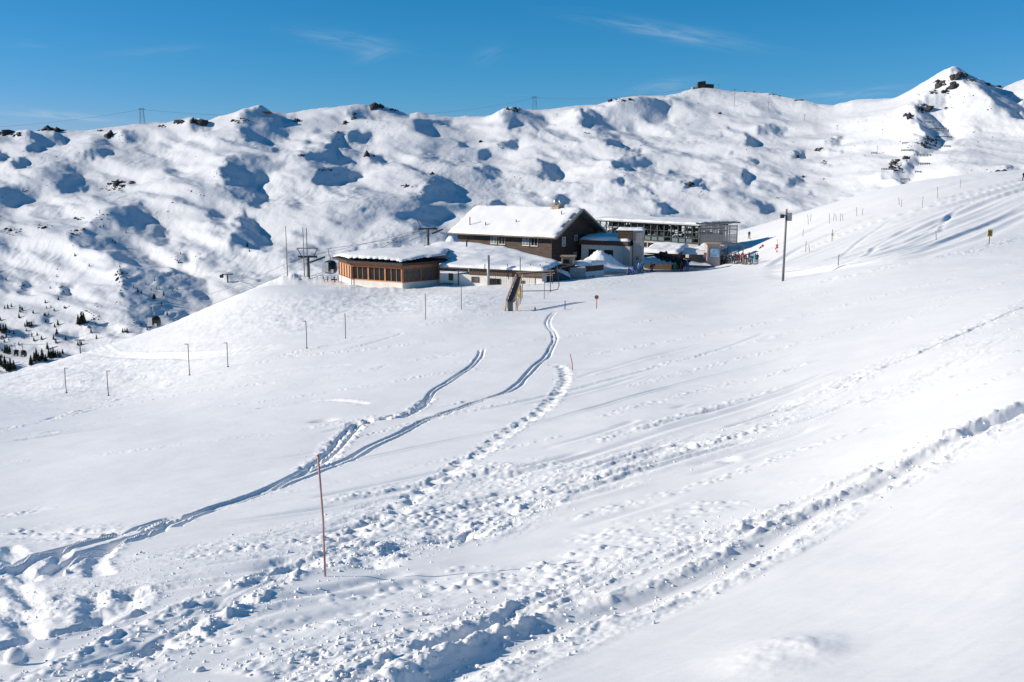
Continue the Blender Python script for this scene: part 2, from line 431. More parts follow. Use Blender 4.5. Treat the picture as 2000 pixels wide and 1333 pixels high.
# -- broad churned band from right edge to lower left
P_B = [(2150,530),(2000,600),(1930,632),(1850,668),(1760,705),(1680,738),(1600,780),(1500,825),(1380,862),(1250,900),(1120,940),(1000,990),(900,1035),(800,1065),(690,1100),(600,1120)]
carve(P_B, band(.085, 1.5, 51, .24), 2.2, (1.1, .05, 1100))
carve([(2000,640),(1800,735),(1600,815),(1450,870),(1300,905),(1150,960)], band(.06, 1.2, 53, .2, dens=.7), 1.9, (.9, .04, 500))
carve([(2000,598),(1900,640),(1800,690),(1700,732),(1560,798),(1520,802)], rut(.13, .10, .2, .04, 57, .03, .05), .8)
carve([(1090,975),(1010,1010),(930,1045),(850,1068),(780,1085),(700,1108),(640,1120)], rut(.19, .2, -.1, .09, 61, .05, .1), 1.2, (.5, .06, 260))
carve([(1000,905),(850,960),(700,1005),(560,1040),(430,1070),(300,1085),(200,1100)], band(.06, 1.0, 63, .2, dens=.7), 1.6, (.9, .035, 500))
carve([(700,1060),(560,1080),(420,1095),(300,1110),(160,1120),(0,1128)], band(.045, 1.0, 64, .18, dens=.7), 1.5, (.9, .03, 500))
P_B2 = [(760,1060),(690,1085),(610,1100),(570,1112),(520,1140),(450,1170),(400,1195),(330,1232),(250,1270),(150,1310),(60,1345),(-60,1400)]
carve(P_B2, both(rut(.22, .2, 0, .09, 67, .06, .1), band(.085, .7, 69, .26)), 1.5, (.7, .06, 650))
carve([(620,1150),(500,1190),(400,1230),(300,1290),(200,1340)], band(.05, .5, 70, .22, dens=.6), 1.0, (.4, .05, 160))
# -- ski and foot tracks towards the hut
P_C = [(1085,606),(1074,618),(1070,632),(1080,648),(1084,662),(1076,680),(1068,697),(1048,713),(1025,738),(1012,752),(985,768),(930,787),(880,806),(830,822),(780,846),(730,868),(690,890),(640,910),(560,942),(500,965),(440,985),(380,1003),(330,1025),(270,1050),(190,1075),(120,1108),(60,1150)]
carve(P_C, ski_pair(.17, .20, .13, .06, 71), .95, (.4, .035, 260))
P_D = [(942,680),(935,700),(915,720),(880,742),(850,762),(832,785),(815,803),(780,817),(720,824),(690,835),(665,862),(640,885),(605,910),(560,935),(500,962),(430,985),(370,1005),(320,1012),(250,1035),(170,1060),(100,1082),(40,1105),(-30,1135)]
carve(P_D, ski_pair(.17, .2, .13, .05, 73), .95, (.4, .035, 200))
carve([(845,770),(818,800),(780,817),(735,823),(690,833)], rut(.3, .10, .05, .02, 79, .04), .6)
carve([(838,780),(802,806),(760,817),(715,826),(688,840)], boots(.26, .26, .10, 80), .8, (.3, .035, 60))
carve([(330,1016),(250,1036),(170,1058),(90,1084),(30,1104),(-30,1128)], smooth_groove(.10, .07), .35)
carve([(300,1036),(230,1060),(160,1088),(118,1112),(112,1130)], smooth_groove(.10, .07), .35)
carve([(290,1040),(240,1055),(205,1080),(185,1105),(190,1130)], rut(.19, .14, .0, .05, 75, .03), .6)
carve([(700,822),(680,848),(655,870),(640,890),(600,915)], boots(.16, .3, .08, 76), .9, (.5, .04, 120))
P_E = [(1072,712),(1095,718),(1104,735),(1098,755),(1080,780),(1050,808),(1010,832),(970,860),(940,885),(900,905),(870,930),(830,955),(800,982),(765,1003),(730,1020),(690,1048),(650,1075),(600,1098)]
carve(P_E, boots(.2, .24, .075, 77), .95, (.45, .045, 420))
# -- cuts and turns in the lower left corner
carve([(-60,1170),(0,1190),(30,1215),(55,1240),(75,1255)], rut(0.150, .14, 0, .04, 81, .02), .6)
carve([(20,1130),(50,1160),(62,1180),(80,1200),(95,1208)], rut(0.128, .12, 0, .05, 82, .02), .6)
carve([(172,1160),(175,1180),(182,1215)], rut(0.165, .14, 0, .05, 83, .02), .6)
carve([(262,1150),(250,1165),(235,1185),(200,1208),(180,1220)], rut(0.150, .16, 0, .06, 84, .03), .7)
carve([(20,1065),(40,1110),(60,1140)], rut(0.150, .14, 0, .05, 85, .02), .6)
carve([(120,1075),(122,1100),(112,1125)], rut(0.150, .14, 0, .05, 86, .02), .6)
carve([(300,1195),(220,1215),(130,1238),(60,1252),(0,1270),(-50,1280)], both(rut(0.098, .1, 0, .05, 87, .03), band(.05, .35, 88, .16)), .8, (.3, .04, 120))
carve([(380,1130),(270,1145),(150,1150),(60,1150),(-20,1160)], band(.05, .8, 89, .18, dens=.7), 1.3, (.7, .03, 260))
carve([(-30,1100),(120,1090),(260,1088)], band(.035, .6, 90, .16, dens=.6), 1.0)
carve([(420,1120),(300,1140),(180,1165),(80,1190),(-40,1215)], band(.07, 1.1, 97, .13, dens=.8), 1.6, (.8, .03, 300))
# pits
for px, py, r_, d_ in ((1340,870,.3,.2),(880,1055,.35,.22),(905,1050,.3,.2),(730,1105,.3,.2),(575,1105,.45,.22),(550,1118,.3,.2),(990,1003,.2,.13),(632,822,.5,.2),(700,830,.4,.15),(1510,1290,.5,-.06),(1560,1265,.4,-.05),(1420,900,.25,.1),(450,1180,.3,.16),(310,1262,.3,.18),(250,1290,.25,.12)):
    h = hit(px, py); d2 = ((GX - h.x) ** 2 + (GY - h.y) ** 2) / r_ ** 2
    mm = d2 < 6
    GZ[mm] += -.7 * d_ * np.exp(-d2[mm] ** 1.5) * (1 + .4 * fbm(GX[mm] / .2, GY[mm] / .2, 3, 5))
# -- many faint old traverses that fan out from the right
def lerp_path(a, b, t): return [(p[0] * (1 - t) + q[0] * t, p[1] * (1 - t) + q[1] * t) for p, q in zip(a, b)]
LA = [(2080,460),(1850,535),(1600,610),(1350,672),(1100,735),(850,790),(600,845),(300,890),(0,930)]
LB = [(2080,560),(1850,640),(1600,735),(1350,815),(1100,895),(850,950),(600,1000),(300,1035),(0,1045)]
LC = [(2080,680),(1850,760),(1600,850),(1350,930),(1100,1000),(850,1070),(600,1125),(300,1170),(0,1215)]
LD = [(2080,745),(1850,835),(1600,940),(1350,1050),(1100,1130),(850,1190),(600,1235),(300,1290),(0,1333)]
r2 = random.Random(5)
def streak(amp, half, seed, kind):
    def f(x, y, s, al, LT):
        on = sstep(-.12, .12, vnoise(al / (LT * .16), al * 0 + seed, seed))
        if kind == 0: return -amp * groove(s, 0, half, 2) * on + amp * .5 * groove(s, half * 2.2, half, 2) * on
        ch = lumps(x / .2, y / .2, seed, dens=.55) + .7 * fbm(x / .5, y / .5, 3, seed)
        return amp * ch * groove(s, 0, half * 2.2, 2) * on
    return f
for k in range(26):
    t = r2.random(); a, b = r2.choice([(LA, LB), (LA, LB), (LB, LC), (LC, LD)])
    pth = lerp_path(a, b, t); tilt = r2.uniform(-25, 25)
    n_ = len(pth); i0 = r2.randint(0, 3); i1 = r2.randint(5, n_)
    pth = [(p[0], p[1] + tilt * (i / n_ - .5)) for i, p in enumerate(pth)][i0:i1]
    kd = k % 2
    carve(pth, streak(r2.uniform(.04, .08), r2.uniform(.10, .24), 100 + k, kd), 1.1 if kd == 0 else 1.6)
for pth, kd, am, hf in (([(0,1000),(150,998),(330,990),(560,985),(800,940),(1000,900)], 1, .05, .35), ([(0,1035),(120,1040),(230,1045)], 1, .06, .4),
        ([(780,1050),(1000,940),(1250,850),(1500,780),(1760,700),(2000,600)], 1, .04, .5), ([(600,850),(760,820),(960,800),(1200,740),(1500,650)], 0, .04, .2),
        ([(730,915),(860,880),(1000,850),(1150,810),(1400,740),(1700,650),(2000,540)], 1, .05, .3),
        ([(500,1250),(700,1190),(900,1150),(1150,1110),(1400,1050),(1600,985)], 0, .05, .35), ([(200,1240),(450,1210),(700,1160),(1000,1100),(1300,1035)], 0, .04, .3),
        ([(0,1290),(200,1270),(400,1240)], 0, .05, .3), ([(0,866),(200,838),(420,812),(640,790)], 0, .05, .25), ([(0,810),(160,800),(300,780)], 0, .05, .2)):
    carve(pth, streak(am, hf, r2.randint(200, 300), kd), 1.6)
for q, (pth, am) in enumerate((([(0,905),(180,892),(380,868),(600,838),(820,800)], .05), ([(60,760),(220,742),(420,712),(640,690),(830,668),(1020,648)], .10), ([(0,845),(200,815),(420,795),(640,765),(900,725),(1060,705)], .06),
        ([(150,800),(380,765),(600,742),(800,720),(960,700)], .07), ([(1130,650),(1300,622),(1500,590),(1700,560)], .07), ([(1100,700),(1300,668),(1550,620),(1800,560),(2000,510)], .06), ([(700,640),(850,640),(1000,625),(1060,615)], .08),
        ([(1200,760),(1450,700),(1700,630),(2000,545)], .05), ([(1050,850),(1300,780),(1600,690),(2000,575)], .045))):
    carve(pth, streak(am, .22, 400 + q, 1), 1.5)
# -- mid distance: snowcat berm under the marker poles, crossing lines, rough piste
mid = [(-60,855),(100,820),(215,785),(290,765),(365,745),(450,722),(520,706),(600,682),(680,662),(760,648),(840,632),(930,616),(1000,607),(1060,604),(1130,600)]
carve(mid, band(.16, .9, 91, .45), 1.9)
carve([(0,866),(150,835),(300,800),(420,780),(560,755),(680,730),(780,708),(900,690),(1010,672),(1090,660),(1250,640)], band(.09, 1.3, 92, .3, dens=.6), 2.2)
carve([(-30,815),(140,796),(290,772),(470,740),(620,722),(700,706)], band(.07, 1.5, 93, .4, dens=.5), 2.2)
carve([(560,700),(640,690),(720,672),(790,650)], rut(.16, .2, 0, .03, 94, .03), .9)
carve([(430,742),(560,722),(690,712)], rut(.16, .2, 0, .03, 95, .03), .9)
carve([(500,800),(560,790),(640,782),(720,790)], rut(.14, .2, 0, .05, 96, .03), .9)
carve([(1170,590),(1300,575),(1420,560),(1530,545),(1640,520)], rut(.10, .5, 0, .03, 97, .03), 1.6)
carve([(1035,607),(1060,605),(1090,604),(1122,603)], rut(.2, .2, 0, .05, 98, .03), .9)
for k in range(9):                       # skier lines on the flat in front of the hut
    o = k * 5.5
    carve([(330,690 - o * .55),(480,668 - o * .9),(640,636 - o * 1.0),(800,606 - o),(960,585 - o * .7),(1120,568 - o * .35),(1300,548 - o * .25)], rut(.12, .3, 0, .0, 110 + k, .04, .15), 1.2)
# moguly rough piste left of the hut
ru = sstep(0, 1, 1) * 0
PXg, PYg = project(GX, GY, BASEZ)
def blob(cx, cy, rx, ry): return np.exp(-(((PXg - cx) / rx) ** 2 + ((PYg - cy) / ry) ** 2) ** 1.5)
hump = (GY > 70) & (GY < 190)
hx, hy = GX[hump], GY[hump]
rgh = (blob(480, 615, 260, 38) + blob(130, 740, 260, 50) + blob(800, 590, 220, 25) + .6 * blob(300, 690, 240, 40))[hump]
GZ[hump] += rgh * (.10 * fbm(hx / 1.3, hy / 2.0, 4, 120, .65) + .09 * fbm((hx * .5 + hy * .85) / .9, (hx * .85 - hy * .5) / 4, 3, 121))
# terrace cut and cat tracks that swing round the shoulder on the left
for k in range(5):
    o = k * 11
    carve([(255 - o * .55,654),(222 - o,664),(205 - o * 1.1,675),(222 - o,688 + k),(300,692 + k * 1.5),(420,688 + k * 2),(560,672 + k * 2)], smooth_groove(.10, .32), 1.6)
# groomed run climbing to the right: shallow lengthwise corrugation
RUN = [[(1500,520),(1570,480),(1700,425),(1850,385),(2000,350),(2120,325)], [(1480,535),(1600,518),(1730,480),(1850,430),(2000,372),(2120,345)], [(1500,545),(1640,532),(1790,508),(1900,470),(2010,420),(2120,395)]]
for k in range(30):
    t = k / 29 * 2; a = lerp_path(RUN[int(min(t, 1.999))], RUN[int(min(t, 1.999)) + 1], t - int(min(t, 1.999)))
    a = [(p[0], p[1] + r2.uniform(-3, 3)) for p in a]
    carve(a, smooth_groove(r2.uniform(.05, .16), r2.uniform(.35, 1.0)), 2.8)
carve([(1480,500),(1560,462),(1680,408),(1800,378),(1900,352),(2010,335)], smooth_groove(.3, 1.2), 3.4)
carve([(1560,560),(1660,540),(1800,512),(1900,490),(2000,462)], band(.16, 1.6, 171, .4), 2.8)
carve([(1400,575),(1600,555),(1800,520),(2000,480)], band(.06, 1.5, 172, .35, dens=.5), 2.4)
# snow heaps round the buildings
def heap(px, py, Yd, rx, ry, hgt, seed, p=1.3):
    c = at(px, py, Yd); q = ((GX - c.x) / rx) ** 2 + ((GY - c.y) / ry) ** 2
    m = q < 7
    GZ[m] += hgt * np.exp(-q[m] ** p) * (1 + .5 * fbm(GX[m] / 2, GY[m] / 2, 4, seed)) + .25 * hgt * np.exp(-q[m] ** p) * fbm(GX[m] / .7, GY[m] / .7, 3, seed + 1)
heap(590, 555, 158, 5, 3, 1.1, 201); heap(548, 560, 160, 5, 3, .9, 202); heap(660, 560, 156, 3.5, 2, .5, 203)
heap(868, 562, 149, 3, 1.2, .35, 204); heap(735, 571, 145.5, 7, 1.5, .6, 214); heap(690, 566, 149, 3.5, 1.4, .45, 215); heap(935, 564, 144, 3, 1.0, .3, 205)
ground = grid_mesh('snow_slope', GX, GY, GZ, M['snow'])
tag(ground, kind='structure')
def gz_detail(x, y):                     # height of the finished surface
    i = np.clip(np.searchsorted(vvr, math.log(y)) - 1, 0, NV - 2); j = np.clip(np.searchsorted(uu, x / y) - 1, 0, NU - 2)
    fi = (math.log(y) - vvr[i]) / (vvr[i + 1] - vvr[i]); fj = (x / y - uu[j]) / (uu[j + 1] - uu[j])
    return float((GZ[i, j] * (1 - fj) + GZ[i, j + 1] * fj) * (1 - fi) + (GZ[i + 1, j] * (1 - fj) + GZ[i + 1, j + 1] * fj) * fi)
def foot(px, py):
    h = hit(px, py); return Vector((h.x, h.y, gz_detail(h.x, h.y)))

# loose clods of snow beside the tracks
bm = bmesh.new(); bmesh.ops.create_icosphere(bm, subdivisions=1, radius=1)
ico_v = np.array([v.co[:] for v in bm.verts]); ico_f = np.array([[v.index for v in f.verts] for f in bm.faces]); bm.free()
bm = bmesh.new(); bmesh.ops.create_icosphere(bm, subdivisions=2, radius=1)
ico2_v = np.array([v.co[:] for v in bm.verts]); ico2_f = np.array([[v.index for v in f.verts] for f in bm.faces]); bm.free()
def clump_mesh(name, items, material, V=ico_v, Fc=ico_f, jag=.28, smooth=True, flat=.75):
    """items: (x, y, z, size) -> one mesh of irregular lumps"""
    n = len(items); it = np.array(items)
    vv = np.repeat(V[None], n, 0) * (1 + rng.uniform(-jag, jag, (n, len(V), 1)))
    vv = vv * rng.uniform(.65, 1.3, (n, 1, 3)) * np.array([1, 1, flat])
    a = rng.uniform(0, 6.28, n); ca, sa = np.cos(a)[:, None], np.sin(a)[:, None]
    x = vv[..., 0] * ca - vv[..., 1] * sa; y = vv[..., 0] * sa + vv[..., 1] * ca
    vv = np.stack([x, y, vv[..., 2]], -1) * it[:, None, 3:4] + it[:, None, :3]
    ff = (Fc[None] + (np.arange(n) * len(V))[:, None, None]).reshape(-1, 3)
    me = bpy.data.meshes.new(name)
    me.vertices.add(n * len(V)); me.vertices.foreach_set('co', vv.astype(np.float32).ravel())
    me.loops.add(ff.size); me.loops.foreach_set('vertex_index', ff.astype(np.int32).ravel())
    me.polygons.add(len(ff)); me.polygons.foreach_set('loop_start', (np.arange(len(ff)) * 3).astype(np.int32)); me.polygons.foreach_set('loop_total', np.full(len(ff), 3, np.int32))
    if smooth: me.polygons.foreach_set('use_smooth', np.ones(len(ff), bool))
    me.update(calc_edges=True); me.materials.append(material)
    o = bpy.data.objects.new(name, me); COL.objects.link(o); return o
items = []
for c, hw, sz, cnt in CLODS:
    seg = np.diff(c, axis=0); l = np.hypot(seg[:, 0], seg[:, 1]); midy = (c[1:, 1] + c[:-1, 1]) / 2
    w = l / np.maximum(midy, 5) ** 1.3; w /= w.sum()
    for k in rng.choice(len(seg), int(cnt * .8), p=w):
        t = rng.random(); p = c[k] + seg[k] * t; nrm = np.array([-seg[k][1], seg[k][0]]) / max(l[k], 1e-6)
        p = p + nrm * rng.normal(0, hw * .75)
        if p[1] < 4.5 or abs(p[0] / p[1]) > .6: continue
        r_ = sz * .62 * (.16 + rng.gamma(1.3, .2)); r_ = min(r_, sz * 1.1)
        items.append((p[0], p[1], gz_detail(p[0], p[1]) + r_ * .25, r_))
clods = clump_mesh('snow_clods', items, M['snow'])
tag(clods, 'loose white clods of broken snow along the tracks', 'snow', kind='stuff')
h = foot(28, 1293)
ball = clump_mesh('snowball', [(h.x, h.y, h.z + .06, .085)], M['snow'], ico2_v, ico2_f, .05, True, 1.0)
tag(ball, 'single round snowball lying alone on smooth snow near the bottom left corner', 'snowball')
print('clods', len(items))
# ------------------------------------------------------------------ the mountain across the valley
RID = [(-700,300),(-300,285),(0,263),(50,262),(90,253),(120,255),(160,257),(200,251),(250,246),(280,243),(330,241),(350,238),(372,237),(390,233),(405,239),(430,229),(460,225),(485,218),(505,220),(540,219),(560,222),(590,217),(620,213),(655,210),(700,206),(720,207),(740,204),(770,213),(800,223),(815,219),(850,224),(885,230),(915,228),(945,229),(965,226),(1000,213),(1020,214),(1060,215),(1100,210),(1165,207),(1190,198),(1215,192),(1250,188),(1300,188),(1340,177),(1365,172),(1395,173),(1430,178),(1500,182),(1530,189),(1570,196),(1600,204),(1630,206),(1665,196),(1700,195),(1752,193),(1790,177),(1812,166),(1835,153),(1848,146),(1860,141),(1876,142),(1890,149),(1905,151),(1922,158),(1945,168),(1960,170),(1980,162),(2000,154),(2080,120),(2300,90),(2700,60)]
rx_, ry_ = np.array([a for a, b in RID], float), np.array([b for a, b in RID], float)
POLY = """40,262 128,268 130,280 108,285 88,302 65,302 60,280
150,305 170,297 208,297 222,304 200,311 155,314
240,260 262,258 290,274 270,281 245,280
362,236 400,237 428,249 412,256 372,255
472,228 500,218 540,217 578,233 552,230 580,253 545,252 565,266 540,280 500,287 474,270
425,330 450,305 475,310 500,303 533,322 560,320 560,332 545,340 515,340 532,356 500,362 515,385 537,396 505,402 490,410 470,398 445,385 430,355
0,368 50,358 80,370 88,385 70,388 45,402 0,402
105,337 130,336 150,345 172,365 140,380 120,382 100,365
20,322 60,310 65,325 30,332
127,325 147,325 145,332 130,332
212,412 282,400 292,420 337,466 327,482 265,482 292,500 290,520 240,510 190,480 145,480 138,462 175,442
447,490 450,465 458,440 465,412 490,430 505,445 532,480 520,488
345,475 367,487 360,492
345,497 362,498 390,510 345,510
235,525 270,525 310,535 342,515 410,557 400,567 412,590 410,597 337,625 302,645 275,637 240,590 240,560
112,552 150,540 148,555 135,577 117,575
33,555 50,542 60,548 45,575 35,570
168,635 187,617 202,625 203,637 222,640 215,643 175,643
107,650 140,645 152,655 150,665 110,665
690,217 720,217 745,241 710,241 697,246 680,242
740,207 775,217 800,229 750,225 730,217
825,230 865,229 890,240 870,245 810,242
975,222 1005,217 1050,222 1085,244 1060,248 1045,258 1025,240 1000,255 985,235
595,272 612,285 595,284
660,265 675,280 682,295 675,301 627,295 625,285 650,280
685,262 730,282 710,285 682,282
585,305 635,300 672,307 705,327 675,328 640,322 600,315
612,335 630,330 670,332 705,352 650,366 630,367 610,355
717,305 745,312 750,330 712,322
812,360 840,355 890,367 905,392 850,380
842,342 870,354 847,350
812,387 837,392 862,397 875,412 868,425 860,432 825,425 817,407
930,292 952,292 955,310 935,302
880,281 915,273 900,283
945,400 975,392 990,405 950,410
975,277 1003,275 1012,292 985,288
1165,209 1205,204 1255,200 1285,200 1310,213 1298,222 1312,241 1285,243 1235,236 1190,226
1115,215 1160,213 1190,230 1250,250 1240,259 1205,250 1165,240 1150,254 1128,235
1297,195 1325,197 1350,209 1320,206
1165,275 1212,277 1240,295 1265,311 1225,300 1190,290
1192,325 1220,312 1268,316 1271,330 1220,339 1195,335
1180,350 1215,358 1250,387 1245,391 1220,370
1052,310 1075,310 1097,330 1095,355 1065,350 1050,325
1062,380 1110,392 1142,404 1100,405
1217,277 1237,290 1225,290
1330,362 1357,360 1400,378 1370,373 1332,370
1370,357 1418,367 1375,364
1265,380 1285,397 1325,414 1300,422 1282,415
1307,340 1327,339 1337,347 1315,346
1420,256 1442,264 1422,262
1400,262 1412,277 1403,272
1457,267 1475,270 1481,287 1470,296 1455,285
1482,255 1500,247 1515,246 1540,256 1520,262 1490,265
1420,305 1437,305 1430,315
1462,312 1482,325 1480,332 1467,325
1440,335 1462,332 1470,347 1460,370 1445,355
1455,385 1475,392 1510,410 1515,418 1490,420 1480,405
1612,275 1635,255 1648,270 1645,280 1620,278
1542,292 1570,292 1572,310 1560,310
1622,287 1650,295 1625,293
1612,315 1630,322 1605,322
1540,345 1575,346 1555,368 1530,358
1575,367 1600,380 1590,380
1790,195 1830,190 1868,203 1850,220 1842,240 1845,254 1868,272 1850,284 1830,300 1795,303 1780,290 1795,272 1798,256 1785,245 1780,232 1776,212
1850,150 1872,142 1880,160 1868,175 1850,172
1875,140 1890,150 1920,157 1952,170 2000,187 2000,235 1965,212 1937,207 1925,185 1880,174 1870,160
2000,187 2060,190 2100,240 2050,260 2000,235
1775,305 1797,317 1795,330 1785,340 1782,362 1770,367 1740,350 1710,350 1707,345 1735,335 1762,327
1965,322 1990,332 1965,332
1905,255 1930,250 1925,257
0,300 20,305 10,318 -20,318
70,620 95,625 90,640 60,635
20,640 60,650 45,662 15,655"""
polys = [np.array([[float(v) for v in p.split(',')] for p in l.split()]) for l in POLY.split('\n')]
ST = 2.0
rpx = np.arange(-200, 2200, ST); rpy = np.arange(110, 790, ST)
RX, RY = np.meshgrid(rpx, rpy)
mask = np.zeros_like(RX)
for P in polys:
    x0, y0 = P.min(0) - 2; x1, y1 = P.max(0) + 2
    j0, j1 = np.searchsorted(rpx, [x0, x1]); i0, i1 = np.searchsorted(rpy, [y0, y1])
    X_, Y_ = RX[i0:i1, j0:j1], RY[i0:i1, j0:j1]
    X_ = X_ + 20 * fbm(X_ / 17, Y_ / 8, 5, 301, .7); Y_ = Y_ + 9 * fbm(X_ / 15, Y_ / 9, 5, 302, .65)
    ins = np.zeros(X_.shape, bool); n = len(P)
    for k in range(n):
        a, b = P[k], P[(k + 1) % n]
        cnd = (a[1] > Y_) != (b[1] > Y_)
        with np.errstate(divide='ignore', invalid='ignore'):
            xi = (b[0] - a[0]) * (Y_ - a[1]) / (b[1] - a[1] + 1e-12) + a[0]
        ins ^= cnd & (X_ < xi)
    mask[i0:i1, j0:j1] = np.maximum(mask[i0:i1, j0:j1], ins)
def blur(a, n=1):
    for _ in range(n):
        a = (np.roll(a, 1, 0) + np.roll(a, -1, 0) + 2 * a) / 4; a = (np.roll(a, 1, 1) + np.roll(a, -1, 1) + 2 * a) / 4
    return a
mask = blur(mask, 1)
# gentler hollows between the big ones: long, running down to the right
_dn = RY - np.interp(RX, rx_, ry_); _a = (RX * .93 + RY * 1.1); _b = (-RX * .30 + RY * .95)
soft = (.44 - .24 * sstep(900, 1500, RX)) * sstep(-.12, .32, fbm(_a / 170, _b / 42, 3, 314, .5)) + (.44 - .12 * sstep(900, 1500, RX)) * sstep(.07, .39, fbm(_a / 75, _b / 19, 4, 311, .55)) + .22 * sstep(.12, .42, fbm(_a / 34, _b / 9, 3, 312, .55))
soft *= sstep(2, 18, _dn) * (1 - .6 * sstep(1480, 1600, RX) * (1 - sstep(330, 380, RY)))
mask = mask * (1.12 + .5 * fbm(RX / 20, RY / 9, 4, 316)) + soft * (1 - mask)
def bil(a, px, py):
    fj = np.clip((px - rpx[0]) / ST, 0, len(rpx) - 1.001); fi = np.clip((py - rpy[0]) / ST, 0, len(rpy) - 1.001)
    j = fj.astype(int); i = fi.astype(int); fj = fj - j; fi = fi - i
    return (a[i, j] * (1 - fj) + a[i, j + 1] * fj) * (1 - fi) + (a[i + 1, j] * (1 - fj) + a[i + 1, j + 1] * fj) * fi
_fx = np.arange(-900, 2900, 4.0); _fy = np.interp(_fx, rx_, ry_)
_k = np.exp(-(np.arange(-150, 151) * 4.0 / 210) ** 2); _sy = np.convolve(np.pad(_fy, 150, mode='edge'), _k / _k.sum(), 'valid')
_sy = np.minimum(_sy, np.convolve(np.pad(_fy, 150, mode='edge'), _k / _k.sum(), 'valid')) + 4
def base_Y(px, py):
    yr = np.interp(px, _fx, _sy); tr = row_t(yr)
    Yr = 1880 - 330 * sstep(1350, 1950, px)
    s = .235 + .06 * sstep(300, 1500, px) + .06 * sstep(1400, 1900, px)
    t = np.maximum(row_t(py), tr)
    return Yr * (s + tr) / (s + t), yr
BY, YRs = base_Y(RX, RY)
YRr = np.interp(RX, rx_, ry_)
G_SH = -1.0
hh = np.zeros_like(RX)
ny, nx = RX.shape; py2, px2 = 2 * ny, 2 * nx
ky = np.fft.fftfreq(py2)[:, None] * 2 * math.pi; kx = np.fft.fftfreq(px2)[None] * 2 * math.pi
win = sstep(-4, 18, RY - YRs)
def gblur(a, w):
    k = np.exp(-(np.arange(-3 * w, 3 * w + 1) / w) ** 2); return np.convolve(np.pad(a, 3 * w, mode='edge'), k / k.sum(), 'valid')
_ys = np.interp(rpx, _fx, _sy); _yd = np.interp(rpx, rx_, ry_); _Yc = base_Y(rpx, _ys)[0]
_lf = -(row_t(_yd) - row_t(_ys)) * _Yc; _lb = gblur(_lf, 24); _back = np.clip(_Yc[None] - BY, 0, None)
LIFTX = np.gradient(_lb[None] * np.exp(-_back / 330) + (_lf - _lb)[None] * np.exp(-_back / 45), axis=1)
for it in range(7):
    src_py = RY - hh * F / BY
    m = bil(mask, RX, src_py) * (RY > YRr - 2)
    gtgt = G_SH * m * (BY / F) * ST - m * LIFTX * 1.1          # wanted height change per raster column
    lm = blur(m, 30)
    gtgt = gtgt + (1 - m) * .07 * np.minimum(lm * 2.0, .8) * (BY / F) * ST
    pad = np.zeros((py2, px2)); pad[:ny, :nx] = gtgt; pad[:ny, nx:] = gtgt[:, ::-1] * -1; pad[ny:] = pad[:ny][::-1]
    Gf = np.fft.fft2(pad)
    H = np.conj(1j * kx) * Gf / (kx ** 2 + .007 * ky ** 2 + (2 * math.pi / 260) ** 2 * .5 + 1e-9)
    h_new = np.real(np.fft.ifft2(H))[:ny, :nx]
    h_new = np.clip(h_new, -110, 110) * win
    hh = hh * .45 + h_new * .55 if it else h_new
print('mountain relief', hh.min(), hh.max())
_sl = (np.roll(hh, -1, 1) - np.roll(hh, 1, 1)) / (2 * ST) * F / BY
print('slope in shade', np.percentile(_sl[mask > .9], [5, 25, 50, 75, 95]), 'lit', np.percentile(_sl[mask < .1], [5, 25, 50, 75, 95]))
# mesh rows follow the slope from behind the crest down into the valley
mu = np.concatenate([np.linspace(-640, -60, 50, endpoint=False), np.linspace(-60, 2060, 990), np.linspace(2060, 2640, 51)[1:]])
bot = np.interp(mu, [-640, -60, 0, 250, 420, 620, 900, 1150, 1450, 1750, 2000, 2640], [800, 800, 790, 730, 660, 620, 560, 540, 520, 450, 430, 430])
NF, NBk = 430, 26
yr = np.interp(mu, _fx, _sy); yd = np.interp(mu, rx_, ry_)
ss = np.linspace(0, 1, NF) ** 1.08
MPX = np.repeat(mu[None], NF, 0); MPY = yr[None] + ss[:, None] * (bot - yr)[None]
MY, _ = base_Y(MPX, MPY)
tt = row_t(MPY)
b_ = (666.5 - MPY) / F
MX = (MPX - 1000) / F / (CP + b_ * SP) * MY; MZ = -tt * MY
lift = -(row_t(yd) - row_t(yr)) * MY[0]                     # what the true crest stands above or below the smooth one
back_ = MY[0][None] - MY
def gblur(a, w):
    k = np.exp(-(np.arange(-3 * w, 3 * w + 1) / w) ** 2); return np.convolve(np.pad(a, 3 * w, mode='edge'), k / k.sum(), 'valid')
l_b = gblur(lift, 22); l_s = lift - l_b
MZ = MZ + l_b[None] * np.exp(-back_ / 330) + l_s[None] * np.exp(-back_ / 45)
inr = (MPX > rpx[0]) & (MPX < rpx[-1])
MZ = MZ + np.where(inr, bil(hh, MPX, MPY), 0) * sstep(rpx[0], rpx[0] + 60, MPX) * (1 - sstep(rpx[-1] - 60, rpx[-1], MPX))
dwn = sstep(0, 60, MPY - yr[None])
MZ += dwn * (6 * fbm(MX / 150, MY / 190, 3, 401) + 1.9 * fbm((MX + .4 * MY) / 55, (MY - .3 * MX) / 85, 3, 402) + 0.6 * fbm(MX / 24, MY / 34, 3, 407)) + (.15 + .85 * dwn) * .65 * fbm(MX / 15, MY / 22, 4, 403, .5)
MZ += np.exp(-np.clip(back_, 0, None) / 50) * (2.4 * fbm(MX / 34, MY / 40, 4, 411, .6))
MZ += np.exp(-((MPX - 1858) / 75) ** 2) * np.exp(-np.clip(back_, 0, None) / 220) * (8 * fbm(MX / 34, MY / 40, 4, 412, .55))
rough_m = sstep(.02, .3, fbm(MX / 90, MY / 100, 2, 404)) * dwn
MZ += rough_m * 1.3 * np.abs(fbm(MX / 11, MY / 16, 3, 405))
